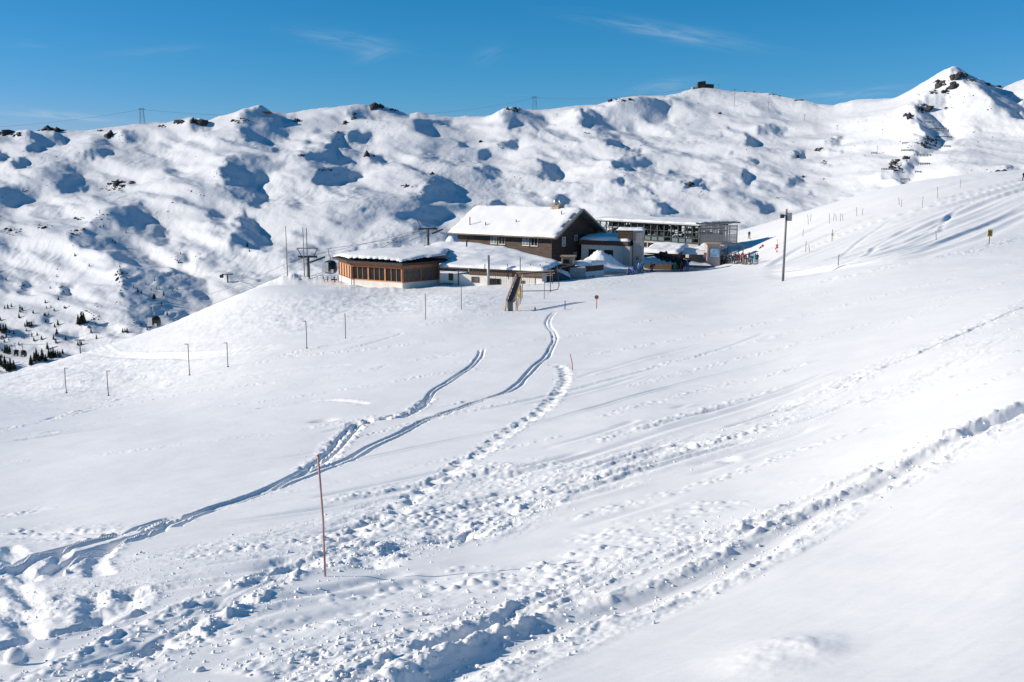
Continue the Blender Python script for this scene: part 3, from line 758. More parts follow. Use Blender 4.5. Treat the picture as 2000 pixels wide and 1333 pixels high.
# behind the crest
bk = np.geomspace(6, 900, NBk)[::-1]
BKY = MY[0][None] + bk[:, None]; BKX = MX[0][None] * BKY / MY[0][None]
BKZ = MZ[0][None] - .33 * bk[:, None] + .2 * bk[:, None] * fbm(BKX / 90, BKY / 90, 2, 406) * .3
AX = np.concatenate([BKX, MX]); AY = np.concatenate([BKY, MY]); AZ = np.concatenate([BKZ, MZ])
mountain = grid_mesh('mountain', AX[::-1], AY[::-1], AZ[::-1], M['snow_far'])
tag(mountain, kind='structure')
pjx, pjy = project(MX, MY, MZ)
def mhit(px, py):
    """visible point of the mountain under a photo pixel"""
    j = int(np.argmin(np.abs(mu - px))); col = pjy[:, j]
    for i in range(NF - 1, 0, -1):
        if col[i] >= py > col[i - 1]:
            f = (col[i] - py) / (col[i] - col[i - 1] + 1e-9)
            return Vector((MX[i, j] * (1 - f) + MX[i - 1, j] * f, MY[i, j] * (1 - f) + MY[i - 1, j] * f, MZ[i, j] * (1 - f) + MZ[i - 1, j] * f))
    return Vector((MX[0, j], MY[0, j], MZ[0, j]))
# valley floor closing the gap under the slope
vx, vy = np.meshgrid(np.linspace(-1500, 1500, 60), np.linspace(300, 1400, 30))
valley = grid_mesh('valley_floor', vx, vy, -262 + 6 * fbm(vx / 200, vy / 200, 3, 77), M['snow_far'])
tag(valley, kind='structure')
# ------------------------------------------------------------------ building kit
class MB:
    def __init__(s): s.v = []; s.f = []
    def quad(s, a, b, c, d):
        n = len(s.v); s.v += [tuple(a), tuple(b), tuple(c), tuple(d)]; s.f.append((n, n + 1, n + 2, n + 3)); return s
    def poly(s, pts):
        n = len(s.v); s.v += [tuple(p) for p in pts]; s.f.append(tuple(range(n, n + len(pts)))); return s
    def hexa(s, p):                       # 8 corners: bottom 4 ccw, top 4 ccw
        n = len(s.v); s.v += [tuple(q) for q in p]
        s.f += [tuple(n + k for k in q) for q in ((3, 2, 1, 0), (4, 5, 6, 7), (0, 1, 5, 4), (1, 2, 6, 5), (2, 3, 7, 6), (3, 0, 4, 7))]; return s
    def box(s, x0, x1, y0, y1, z0, z1):
        return s.hexa([(x0, y0, z0), (x1, y0, z0), (x1, y1, z0), (x0, y1, z0), (x0, y0, z1), (x1, y0, z1), (x1, y1, z1), (x0, y1, z1)])
    def tube(s, pts, r, n=6, caps=True):
        pts = [Vector(p) for p in pts]; rs = r if isinstance(r, (list, tuple)) else [r] * len(pts); base = len(s.v)
        for i, p in enumerate(pts):
            d = (pts[min(i + 1, len(pts) - 1)] - pts[max(i - 1, 0)]).normalized()
            a = d.orthogonal().normalized() if abs(d.z) < .95 else Vector((1, 0, 0)); 
            if abs(d.z) < .95: a = d.cross(Vector((0, 0, 1))).normalized()
            b = d.cross(a).normalized()
            for k in range(n):
                t = 2 * math.pi * k / n; s.v.append(tuple(p + (a * math.cos(t) + b * math.sin(t)) * rs[i]))
        for i in range(len(pts) - 1):
            for k in range(n):
                k2 = (k + 1) % n; q = base + i * n; s.f.append((q + k, q + k2, q + n + k2, q + n + k))
        if caps:
            s.f.append(tuple(base + k for k in reversed(range(n)))); q = base + (len(pts) - 1) * n; s.f.append(tuple(q + k for k in range(n)))
        return s
    def beam(s, a, b, w, h=None):         # square bar between two points
        a, b = Vector(a), Vector(b); h = h or w; d = (b - a).normalized()
        sd = d.cross(Vector((0, 0, 1))); sd = Vector((1, 0, 0)) if sd.length < .05 else sd.normalized(); up = sd.cross(d).normalized()
        o = [sd * x * w / 2 + up * y * h / 2 for x, y in ((-1, -1), (1, -1), (1, 1), (-1, 1))]
        return s.hexa([a + q for q in o] + [b + q for q in o])
    def ball(s, c, r, sub=1):
        n = len(s.v); V, Q = (ico_v, ico_f) if sub == 1 else (ico2_v, ico2_f); r = r if hasattr(r, '__len__') else (r, r, r)
        s.v += [(c[0] + q[0] * r[0], c[1] + q[1] * r[1], c[2] + q[2] * r[2]) for q in V]; s.f += [tuple(int(k) + n for k in q) for q in Q]; return s
    def mesh(s, name, material, smooth=False, bevel=0):
        me = bpy.data.meshes.new(name); me.from_pydata(s.v, [], s.f)
        bm = bmesh.new(); bm.from_mesh(me); bmesh.ops.recalc_face_normals(bm, faces=bm.faces)
        if bevel: bmesh.ops.bevel(bm, geom=bm.edges[:], offset=bevel, segments=1, affect='EDGES')
        bm.to_mesh(me); bm.free()
        for m in (material if isinstance(material, (list, tuple)) else [material]): me.materials.append(m)
        if smooth: me.polygons.foreach_set('use_smooth', [True] * len(me.polygons))
        return me
    def build(s, name, material, parent=None, smooth=False, bevel=0, **tags):
        o = bpy.data.objects.new(name, s.mesh(name, material, smooth, bevel)); COL.objects.link(o)
        if parent: o.parent = parent
        return tag(o, **tags)
def inst(name, me, parent, loc=(0, 0, 0), rz=0, scale=None, label=None):
    o = bpy.data.objects.new(name, me); COL.objects.link(o); o.parent = parent; o.location = loc; o.rotation_euler = (0, 0, rz)
    if scale: o.scale = scale
    if label: o['label'] = label
    return o
def thing(name, label, cat, loc=(0, 0, 0), rz=0, group=None):
    o = bpy.data.objects.new(name, None); COL.objects.link(o); o.empty_display_size = .2
    o.location = loc; o.rotation_euler = (0, 0, rz); return tag(o, label, cat, group)
def copy_tree(o, parent=None):
    c = o.copy(); COL.objects.link(c); c.parent = parent
    for ch in [x for x in bpy.data.objects if x.parent == o]: copy_tree(ch, c)
    return c

M['dark_wood'] = mat('weathered_dark_wood', (.045, .033, .027), .8, .35, 1.2, bump=.02, bscale=6, stretch=(.3, .3, 6))
M['eave_wood'] = mat('eave_wood', (.13, .085, .06), .75, .25, 2)
M['brown_plank'] = mat('brown_plank', (.085, .058, .045), .8, .35, 2.5, stretch=(4, 4, .4))
M['larch'] = mat('orange_larch', (.60, .25, .10), .6, .18, 3, stretch=(4, 4, .5))
M['larch_pale'] = mat('pale_larch', (.52, .33, .22), .65, .15, 3, stretch=(4, 4, .5))
M['larch_dark'] = mat('stained_larch', (.34, .14, .065), .65, .2, 3, stretch=(.5, .5, 4))
M['plaster'] = mat('white_plaster', (.72, .70, .66), .85, .06, .8, bump=.01)
M['plaster_dirty'] = mat('stained_white_boards', (.66, .64, .60), .85, .12, 1.6, stretch=(6, 6, .3))
M['concrete'] = mat('concrete', (.36, .35, .34), .9, .12, 1.2, bump=.01)
M['stone'] = mat('pale_stone', (.42, .35, .27), .9, .25, 3.5, bump=.03)
M['glass'] = mat('dark_glass', (.014, .018, .022), .15, .3, .8, spec=.25)
M['glass_curtain'] = mat('window_glass_with_curtain', (.32, .33, .34), .25, .4, 1.6, spec=.5)
M['frame_white'] = mat('white_window_frame', (.72, .71, .68), .5, .05)
M['screen'] = mat('grey_wind_screen', (.12, .11, .10), .7, .25, 1.3, spec=.1)
M['steel'] = mat('galvanised_steel', (.33, .35, .37), .5, .12, 2, metallic=.35)
M['dark_steel'] = mat('dark_green_steel', (.035, .05, .052), .5, .25, 2, metallic=.2)
M['grey_steel'] = mat('grey_painted_steel', (.16, .165, .17), .55, .15, 2, metallic=.3)
M['gutter'] = mat('copper_gutter', (.17, .12, .09), .5, .2, 2, metallic=.3)
M['black'] = mat('black_interior', (.012, .012, .014), .9, .2)
M['slat'] = mat('grey_weathered_slats', (.36, .35, .34), .7, .12, 3, stretch=(1, 1, 4))
M['fascia_dark'] = mat('dark_fascia', (.05, .045, .045), .7, .2)
M['pole_wood'] = mat('bare_wood_pole', (.24, .19, .15), .8, .2, 6)
M['pole_grey'] = mat('grey_marker_pole', (.15, .14, .14), .7, .15, 6)
M['red'] = mat('faded_red_paint', (.50, .085, .07), .6, .2, 5)
M['red_pole'] = mat('faded_pink_red_bamboo', (.40, .24, .235), .7, .3, 9, stretch=(1, 1, .5))
M['orange'] = mat('orange_marker', (.80, .13, .05), .6, .1)
M['yellow'] = mat('yellow_sign', (.72, .55, .10), .55, .12, 4)
M['teal_paint'] = mat('teal_tarp', (.05, .20, .20), .6, .2)
M['rock'] = mat('dark_alpine_rock', (.042, .042, .048), .9, .45, .25, bump=.15, bscale=1.2)
M['spruce'] = mat('spruce_needles', (.022, .042, .026), .9, .5, 1.5)
M['bark'] = mat('spruce_bark', (.06, .045, .035), .9, .3)
M['panel_green'] = mat('grey_green_cladding', (.10, .15, .16), .4, .2, .6)
M['copper_roof'] = mat('weathered_hut_roof', (.36, .24, .17), .7, .2)

def snow_cap(name, outline, top, material, parent, res=.5, thick=.35, droop=.12, seed=0, slope=None, smooth=True, edge=.9):
    """snow lying on a roof: outline (x, y) polygon in the parent's frame; top(x, y) gives the roof under it"""
    P = np.array(outline, float); x0, y0 = P.min(0); x1, y1 = P.max(0)
    nxx = max(4, int((x1 - x0) / res)); nyy = max(4, int((y1 - y0) / res))
    X, Y = np.meshgrid(np.linspace(x0, x1, nxx), np.linspace(y0, y1, nyy))
    n = len(P); ins = np.zeros(X.shape, bool); dist = np.full(X.shape, 1e9)
    for k in range(n):
        a, b = P[k], P[(k + 1) % n]; d = b - a; L2 = d @ d
        t = np.clip(((X - a[0]) * d[0] + (Y - a[1]) * d[1]) / L2, 0, 1); dist = np.minimum(dist, np.hypot(X - a[0] - t * d[0], Y - a[1] - t * d[1]))
        cnd = (a[1] > Y) != (b[1] > Y)
        with np.errstate(divide='ignore', invalid='ignore'): xi = (b[0] - a[0]) * (Y - a[1]) / (b[1] - a[1] + 1e-12) + a[0]
        ins ^= cnd & (X < xi)
    cs = dist * np.where(ins, 1, -1) + .35 * fbm(X / 1.1 + seed, Y / 1.1, 3, seed)          # ragged edge
    prof = np.sqrt(np.clip(cs / edge, 0, 1)) 
    Z = top(X, Y) + (thick * (1 + .5 * fbm(X / 2.5 + seed, Y / 2.5, 3, seed + 3))) * prof - .02
    keep = cs > -.25
    bm = bmesh.new(); idx = {}
    def vert(i, j, bot):
        key = (i, j, bot)
        if key not in idx:
            z = Z[i, j] if not bot else float(top(X[i:i + 1, j], Y[i:i + 1, j])[0]) - (.02 if ins[i, j] else .02)
            idx[key] = bm.verts.new((X[i, j], Y[i, j], z))
        return idx[key]
    cell = keep[:-1, :-1] & keep[1:, :-1] & keep[:-1, 1:] & keep[1:, 1:]
    for i in range(nyy - 1):
        for j in range(nxx - 1):
            if not cell[i, j]: continue
            bm.faces.new((vert(i, j, 0), vert(i, j + 1, 0), vert(i + 1, j + 1, 0), vert(i + 1, j, 0)))
            for di, dj, a, b in ((-1, 0, (i, j), (i, j + 1)), (1, 0, (i + 1, j + 1), (i + 1, j)), (0, -1, (i + 1, j), (i, j)), (0, 1, (i, j + 1), (i + 1, j + 1))):
                ii, jj = i + di, j + dj
                if ii < 0 or jj < 0 or ii >= nyy - 1 or jj >= nxx - 1 or not cell[ii, jj]:
                    bm.faces.new((vert(*b, 0), vert(*a, 0), vert(*a, 1), vert(*b, 1)))
    me = bpy.data.meshes.new(name); bm.to_mesh(me); bm.free(); me.materials.append(material)
    if smooth: me.polygons.foreach_set('use_smooth', [True] * len(me.polygons))
    o = bpy.data.objects.new(name, me); COL.objects.link(o)
    if parent: o.parent = parent
    return o
def add_window(parent, x, z, w, h, y=0.0, panes=2, frame=None, glass=None, sill=False, out=-1):
    """window in a wall lying in the local x-z plane at y; out=-1 faces -y"""
    fr = frame or M['frame_white']; gl = glass or M['glass']; t = .07
    f = MB(); yo = y + out * .05
    f.box(x, x + w, yo - .04, yo + .04, z, z + t).box(x, x + w, yo - .04, yo + .04, z + h - t, z + h).box(x, x + t, yo - .04, yo + .04, z + t, z + h - t).box(x + w - t, x + w, yo - .04, yo + .04, z + t, z + h - t)
    for k in range(1, panes):
        xm = x + w * k / panes; f.box(xm - t / 2, xm + t / 2, yo - .035, yo + .035, z + t, z + h - t)
    if sill: f.box(x - .08, x + w + .08, yo - .1, yo + .04, z - .07, z - .003)
    fo = f.build('window', fr, parent)
    for k in range(panes):
        a = x + w * k / panes + t / 2 + .003; b = x + w * (k + 1) / panes - t / 2 - .003
        MB().box(a, b, yo - .012, yo + .012, z + t + .003, z + h - t - .003).build('pane', gl, fo)
    return fo
# ------------------------------------------------------------------ the big dark chalet
TH = R(35)
C0 = at(1079, 470, 166); C0z = at(1079, 462, 166).z          # front right corner, eave height
# local frame: +x runs left-back along the front wall from the corner is awkward; use x to the right along the front, y into the house
ch = thing('chalet', 'large dark brown timber chalet with snow covered gable roof and white framed windows', 'chalet', (C0.x, C0.y, C0z), -TH)
LW, GW, HH = 20.0, 14.8, 6.2         # length, gable width, wall height below the eave line
# front wall runs from x=-LW to 0 at y=0 (outside is -y); gable wall is x=0, y from 0 to GW
RH = 3.9
w = MB().box(-LW, -.003, 0, .3, -HH, .25).box(-LW, -.003, GW - .3, GW, -HH, .25).box(-LW, -LW + .3, .303, GW - .303, -HH, .25)
w.build('wall', M['dark_wood'], ch)
g = MB(); t_ = .3
for xx in (-t_, 0): pass
g.hexa([(-t_, 0.003, -HH), (0, 0.003, -HH), (0, GW, -HH), (-t_, GW, -HH), (-t_, 0.003, .25), (0, 0.003, .25), (0, GW, .25), (-t_, GW, .25)])
n = len(g.v)
for xx in (-t_, 0): g.v += [(xx, 0, .25), (xx, GW, .25), (xx, GW / 2, .25 + RH - .4)]
g.f += [(n, n + 1, n + 2), (n + 3, n + 5, n + 4), (n, n + 3, n + 4, n + 1), (n + 1, n + 4, n + 5, n + 2), (n + 2, n + 5, n + 3, n)]
g.build('gable_wall', M['dark_wood'], ch)
OV = 1.1; OG = 1.5; sl = RH / (GW / 2)
def roof_z(y): return .45 + RH - abs(y - GW / 2) * sl
for sgn in (0, 1):
    ya, yb = (-OV, GW / 2) if sgn == 0 else (GW + OV, GW / 2)
    MB().hexa([(-LW - 1.6, ya, roof_z(ya) - .28), (OG, ya, roof_z(ya) - .28), (OG, yb, roof_z(yb) - .28), (-LW - 1.6, yb, roof_z(yb) - .28),
               (-LW - 1.6, ya, roof_z(ya)), (OG, ya, roof_z(ya)), (OG, yb, roof_z(yb)), (-LW - 1.6, yb, roof_z(yb))]).build('roof', M['grey_steel'], ch)
# barge boards, gutter, brackets under the overhang
bb = MB()
for ya in (-OV, GW + OV): bb.beam((OG + .05, ya, roof_z(ya) - .12), (OG + .05, GW / 2, roof_z(GW / 2) - .12), .07, .34)
bb.build('barge_board', M['grey_steel'], ch)
MB().beam((-LW - 1.6, -OV - .1, roof_z(-OV) - .12), (OG, -OV - .1, roof_z(-OV) - .12), .14, .16).build('gutter', M['gutter'], ch)
for k in range(5):
    yv = .4 + k * (GW - .8) / 4; MB().beam((0, yv, min(roof_z(yv) - .45, 9)), (OG - .1, yv, roof_z(yv) - .45), .16, .22).build('purlin', M['eave_wood'], ch)
MB().tube([(-17.8, -.15, .0), (-17.8, -.15, -3.4)], .06).build('drainpipe', M['gutter'], ch); dp = MB(); dp.tube([(-.12, -.08, .1), (-.12, -.08, -5.5)], .05); dp.build('drainpipe', M['gutter'], ch)
# paler lower cladding: courses of boards on the lit front
bd = MB()
for k in range(13):
    z = -.2 - k * .42; bd.box(-LW + .02, -.02, -.025 - .012 * (k % 2), -.003, z - .40, z)
bd.build('cladding', mat('brown_front_boards', (.115, .085, .07), .85, .3, 1.5, bump=.01, bscale=9, stretch=(.4, 1, 5)), ch)
# pairs of windows: upper storey under the eave and lower ones half buried
for xa in (-12.7, -6.0):
    for k in range(2): add_window(ch, xa + k * 1.75, -1.75, 1.35, 1.35, -.03, 2, glass=M['glass_curtain'] if k == 0 else M['glass'], sill=True)
add_window(ch, -12.6, -5.1, .9, 1.2, -.03, 1); add_window(ch, -11.4, -5.1, .9, 1.2, -.03, 1, glass=M['glass_curtain'])
for k in range(2): add_window(ch, -5.6 + k * 1.3, -5.0, 1.2, 1.5, -.03, 2, glass=M['glass'] if k == 0 else M['glass_curtain'])
# gable windows (wall plane x=0): rotate a carrier
gw = bpy.data.objects.new('gable_windows', None)
def gable_window(y, z, w_, h_, panes=1):
    t = .06; f = MB()
    f.box(.02, .08, y, y + w_, z, z + t).box(.02, .08, y, y + w_, z + h_ - t, z + h_).box(.02, .08, y, y + t, z + t, z + h_ - t).box(.02, .08, y + w_ - t, y + w_, z + t, z + h_ - t)
    if panes > 1: f.box(.02, .07, y + w_ / 2 - .03, y + w_ / 2 + .03, z + t, z + h_ - t)
    fo = f.build('window', M['frame_white'], ch)
    MB().box(.025, .04, y + t + .002, y + w_ - t - .002, z + t + .002, z + h_ - t - .002).build('pane', M['glass_curtain'] if panes == 1 else M['glass'], fo)
bpy.data.objects.remove(gw)
gable_window(3.0, -1.9, 1.0, 1.6); gable_window(7.0, -1.2, .9, 1.0, 2); gable_window(2.9, -5.2, .9, 1.5); gable_window(6.8, -4.0, .9, .9, 2)
# balcony under the gable
bal = MB(); bal.box(.02, 1.2, 8.6, GW + .4, -1.1, -.95)
for k in range(14): bal.box(1.15, 1.2, 8.65 + k * .47, 8.65 + k * .47 + .33, -.94, -.1)
bal.box(1.12, 1.24, 8.6, GW + .4, -.09, -.02); bal.build('balcony', mat('balcony_wood', (.16, .085, .05), .75, .2), ch)
# snow on the near roof slope, thin towards the gable edge
def rtop(X, Y): return .46 + RH - np.abs(Y - GW / 2) * sl
snow_cap('roof_snow', [(-LW - 1.55, -OV + .02), (OG - .4, -OV + .02), (OG - .75, GW / 4), (OG - .5, GW / 2), (OG - .4, GW / 2 + .2), (OG - .6, GW + OV), (-LW - 1.2, GW + OV), (-LW - 1.5, GW / 2)], rtop, M['roof_snow'], ch, .4, .27, seed=3)
# chimney: stone base, steel cowl
cm = MB().box(-4.6, -3.0, GW / 2 - .9, GW / 2 + .9, RH - .3, RH + .85).box(-4.75, -2.85, GW / 2 - 1.05, GW / 2 + 1.05, RH + .853, RH + .98).build('chimney', M['stone'], ch)
MB().tube([(-4.0, GW / 2 - .3, RH + .98), (-4.0, GW / 2 - .3, RH + 1.95)], .33, 12).tube([(-3.25, GW / 2, RH + .98), (-3.25, GW / 2, RH + 1.85)], .24, 10).build('cowl', mat('brushed_steel', (.55, .55, .54), .35, .1, 2, metallic=.6), cm, smooth=True)
# snow guards / vents poking from the roof
for x_, y_, h_ in ((-18.0, 1.0, 1.7), (-14.7, 1.2, .8), (-9.0, 2.4, .7), (-1.4, 5.0, .9)):
    MB().tube([(x_, y_, roof_z(y_)), (x_, y_, roof_z(y_) + h_)], .09, 6).build('vent_pipe', M['fascia_dark'], ch)
MB().tube([(-18.6, GW / 2 - .5, roof_z(GW / 2 - .5)), (-18.6, GW / 2 - .5, roof_z(GW / 2) + 2.1)], .04, 5).beam((-18.95, GW / 2 - .5, RH + 1.9), (-18.25, GW / 2 - .5, RH + 1.9), .05).beam((-18.9, GW / 2 - .5, RH + 2.3), (-18.3, GW / 2 - .5, RH + 2.3), .05).build('aerial', M['grey_steel'], ch)

# ------------------------------------------------------------------ round restaurant with glazed front
r0 = at(663, 556, 160); r1 = at(688, 556, 153); r2_ = at(786, 556, 148.5); r3 = at(858, 556, 153.0)
PB = [Vector((p.x, p.y)) for p in (r0, r1, r2_, r3)]
zb = at(786, 553, 148.5).z; zt = at(786, 519, 148.5).z
RO = Vector((r2_.x, r2_.y, zb))
rs = thing('restaurant', 'low polygonal restaurant with orange larch glazing under a wide snow covered roof', 'restaurant', RO)
Lp = [p - Vector((RO.x, RO.y)) for p in PB]; HR = zt - zb
def facet_frame(i):
    a, b = Lp[i], Lp[i + 1]; d = b - a; L = d.length; return a, d / L, L, math.atan2(d.y, d.x)
# plinth
pm = MB()
for i in range(3):
    a, d, L, an = facet_frame(i); nrm = Vector((-d.y, d.x))
    q = [a, b_2] if False else None
    a2 = a + d * L
    pm.hexa([(a.x, a.y, -1.8), (a2.x, a2.y, -1.8), (a2.x + nrm.x * .3, a2.y + nrm.y * .3, -1.8), (a.x + nrm.x * .3, a.y + nrm.y * .3, -1.8),
             (a.x, a.y, -.01), (a2.x, a2.y, -.01), (a2.x + nrm.x * .3, a2.y + nrm.y * .3, -.01), (a.x + nrm.x * .3, a.y + nrm.y * .3, -.01)])
pm.build('plinth', M['plaster'], rs)
def post_mesh(w_, d_, h_, m): return MB().box(-w_ / 2, w_ / 2, -d_ / 2, d_ / 2, 0, h_).mesh('post', m)
meshes = {}
def shared(key, fn):
    if key not in meshes: meshes[key] = fn()
    return meshes[key]
def pane_mesh(w_, h_, m, nm): return MB().box(0, w_, -.015, .015, 0, h_).mesh(nm, m)
for i, (bays, sub, glass, fr) in enumerate(((5, 1, M['larch_pale'], M['larch_dark']), (3, 3, M['glass'], M['larch']), (2, 3, M['screen'], M['larch_dark']))):
    a, d, L, an = facet_frame(i); nrm = Vector((-d.y, d.x))
    bwid = L / bays
    rail = MB(); 
    for (z0, z1, dp_) in ((0, .16, .2), (HR - .55, HR - .45, .16)):
        p = a; q = a + d * L
        rail.hexa([(p.x, p.y, z0), (q.x, q.y, z0), (q.x + nrm.x * dp_, q.y + nrm.y * dp_, z0), (p.x + nrm.x * dp_, p.y + nrm.y * dp_, z0),
                   (p.x, p.y, z1), (q.x, q.y, z1), (q.x + nrm.x * dp_, q.y + nrm.y * dp_, z1), (p.x + nrm.x * dp_, p.y + nrm.y * dp_, z1)])
    rail.build('rail', fr, rs)
    lint = MB(); p = a - nrm * .05; q = a + d * L - nrm * .05
    lint.hexa([(p.x, p.y, HR - .448), (q.x, q.y, HR - .448), (q.x + nrm.x * .3, q.y + nrm.y * .3, HR - .448), (p.x + nrm.x * .3, p.y + nrm.y * .3, HR - .448),
               (p.x, p.y, HR), (q.x, q.y, HR), (q.x + nrm.x * .3, q.y + nrm.y * .3, HR), (p.x + nrm.x * .3, p.y + nrm.y * .3, HR)])
    lint.build('lintel', M['larch_dark'] if i != 1 else M['larch_dark'], rs)
    for k in range(bays + 1):
        p = a + d * (bwid * k)
        inst('post', shared(('post', i), lambda: MB().box(-.11, .11, -.06, .2, .163, HR - .553).mesh('post', fr)), rs, (p.x, p.y, 0), an)
    for k in range(bays):
        pw = (bwid - .22) / sub
        for j in range(sub):
            p = a + d * (bwid * k + .11 + pw * j) + nrm * .1
            inst('pane' if i else 'board_panel', shared(('pane', i), lambda: pane_mesh(pw - .07, HR - .73, glass, 'pane')), rs, (p.x + d.x * .035, p.y + d.y * .035, .17), an)
            if j: 
                inst('mullion', shared(('mul', i), lambda: MB().box(-.032, .032, -.09, .05, .165, HR - .555).mesh('mullion', fr if i != 0 else M['larch_dark'])), rs, (p.x, p.y, 0), an)
# things seen dimly behind the glass: pale pillars
for k in (2, 5):
    a, d, L, an = facet_frame(1); nrm = Vector((-d.y, d.x))
back = [Lp[0] + Vector((3, 16)), Lp[3] + Vector((6, 14))]
MB().hexa([(Lp[0].x, Lp[0].y + .3, -1.5), (Lp[3].x, Lp[3].y + .2, -1.5), (back[1].x, back[1].y, -1.5), (back[0].x, back[0].y, -1.5)] +
          [(Lp[0].x + .3, Lp[0].y + .6, HR - .02), (Lp[3].x - .1, Lp[3].y + .5, HR - .02), (back[1].x, back[1].y, HR - .02), (back[0].x, back[0].y, HR - .02)])
# eaves: thick dark fascia following the facets with an overhang
ov = .9; out = []
nr = [Vector((-facet_frame(i)[1].y, facet_frame(i)[1].x)) * -1 for i in range(3)]
out.append(Lp[0] + nr[0] * ov - facet_frame(0)[1] * .6)
for i in (1, 2): out.append(Lp[i] + (nr[i - 1] + nr[i]).normalized() * ov)
out.append(Lp[3] + nr[2] * ov + facet_frame(2)[1] * .15)
backo = [Lp[3] + Vector((1.5, 7)), Lp[3] + Vector((1.5, 15)), Lp[0] + Vector((12, 20)), Lp[0] + Vector((3, 13)), Lp[0] + Vector((-.6, 4))]
ring = out + backo
MBr = MB(); nR = len(ring)
MBr.v = [(p.x, p.y, HR + .003) for p in ring] + [(p.x, p.y, HR + .36) for p in ring]
MBr.f = [tuple(reversed(range(nR))), tuple(range(nR, 2 * nR))] + [(k, (k + 1) % nR, nR + (k + 1) % nR, nR + k) for k in range(nR)]
MBr.build('roof', M['fascia_dark'], rs)
cx_, cy_ = 0.5, 9.0
def dome(X, Y): return HR + .34 + 1.3 * np.clip(1 - ((X - cx_) / 13) ** 2 - ((Y - cy_) / 11) ** 2, 0, 1) ** .9
snow_cap('roof_snow', [(p.x, p.y) for p in ring], dome, M['roof_snow'], rs, .45, .27, seed=11, edge=.6)
MB().tube([(9.2, 10.5, HR + 2), (9.2, 10.5, HR + 3.1)], .12, 8).build('vent_pipe', M['fascia_dark'], rs)
dpx = facet_frame(0); q = Lp[1] + (nr[0] + nr[1]).normalized() * .25
MB().tube([(q.x, q.y, HR), (q.x + .1, q.y, HR - .4), (q.x + .1, q.y, -1.3)], .06).build('drainpipe', M['gutter'], rs)

# terrace beside it with railing
td = at(628, 556, 162)
tr_ = thing('terrace', 'small snow dusted terrace with thin steel railing at the left of the restaurant', 'terrace', (td.x, td.y, at(628, 557, 162).z))
MB().box(-2.2, 3.2, -1.2, 3.5, -.6, 0).build('deck', M['dark_wood'], tr_)
rl = MB()
for k in range(7): rl.tube([(-2.2 + k * .9, 3.4, 0), (-2.2 + k * .9, 3.4, 1.15)], .03, 5)
for z in (.4, .78, 1.15): rl.tube([(-2.2, 3.4, z), (3.2, 3.4, z)], .025, 5)
rl.build('railing', M['grey_steel'], tr_)
for k, (x_, y_) in enumerate(((.2, .2), (.9, -.2), (2.0, .3), (2.6, -.1))):
    dc = thing('deck_chair', ('folded dark deck chair leaning at the left end of the terrace', 'dark deck chair second from the left on the terrace', 'dark deck chair third from the left on the terrace', 'dark deck chair nearest the restaurant corner on the terrace')[k], 'deck chair', (td.x + x_, td.y + y_, at(628, 557, 162).z), .3 * k, 'deck chairs on the terrace')
    MB().beam((-.3, -.5, 0), (-.3, .5, .9), .05).beam((.3, -.5, 0), (.3, .5, .9), .05).beam((-.3, .45, 0), (-.3, -.25, .5), .05).beam((.3, .45, 0), (.3, -.25, .5), .05).build('frame', M['fascia_dark'], dc)
    MB().quad((-.27, -.45, .08), (.27, -.45, .08), (.27, .48, .92), (-.27, .48, .92)).build('seat', M['brown_plank'], dc)
# leaning ski racks near the corner
sk = at(656, 556, 155)
for k in range(7):
    x_ = sk.x - 1.6 + k * .42
    o = MB().box(-.05, .05, -.012, .012, 0, 1.65).build('ski', (M['orange'], M['fascia_dark'], M['frame_white'])[k % 3]); o.location = (x_, sk.y, at(656, 560, 155).z); o.rotation_euler = (R(-14), R(-12 + 7 * (k % 4)), .2)
    tag(o, '%s ski leaning by the restaurant corner, %s' % (('orange', 'black', 'white')[k % 3], ('leftmost', 'second from left', 'third from left', 'fourth from left', 'fifth from left', 'sixth from left', 'rightmost')[k]), 'ski', 'skis leaning by the restaurant corner')

# ------------------------------------------------------------------ long low white wing
q0 = at(859, 558, 151.5); q1 = at(1064, 552, 144.0)
dW = Vector((q1.x - q0.x, q1.y - q0.y)); LWg = dW.length; aW = math.atan2(dW.y, dW.x)
zw = at(960, 556, 147.5).z; zwt = at(960, 527, 147.5).z; HW = zwt - zw
wg = thing('low_wing', 'long low white walled wing with dark brown plank fascia under deep roof snow', 'building', (q0.x, q0.y, zw), aW)
MB().box(0, LWg, 0, .3, -1.5, HW - .95).build('wall', M['plaster'], wg)
bl = MB()
for k in range(24): bl.box(8.6 + k * .31, 8.6 + k * .31 + .27, -.03 - .01 * (k % 3), -.003, -.8, HW - .96)
bl.build('lower_boards', M['plaster_dirty'], wg)
# fascia planks
pk = MB().box(0, .27, -.06, 0, 0, .93).mesh('plank', M['brown_plank'])
npk = int((LWg - 5.1) / .3)
for k in range(npk): inst('plank', pk, wg, (5.1 + k * .3, -.003 - .015 * (k % 2), HW - .95), 0)
MB().box(0, 5.0, -.12, -.003, HW - .55, HW - .1).build('fascia', M['fascia_dark'], wg)
MB().box(-.2, LWg + .1, -.45, 12.5, HW - .02, HW + .10).build('roof', M['fascia_dark'], wg)
def wtop(X, Y): return HW + .11 + (.15 - .125 * sstep(0, LWg, X)) * np.clip(Y, 0, 14)
snow_cap('roof_snow', [(-.2, -.42), (LWg + .1, -.42), (LWg - 1.5, 9.5), (8, 13), (-9, 16), (-9, 6), (-.4, 4)], wtop, M['roof_snow'], wg, .4, .5, seed=21, edge=.5)
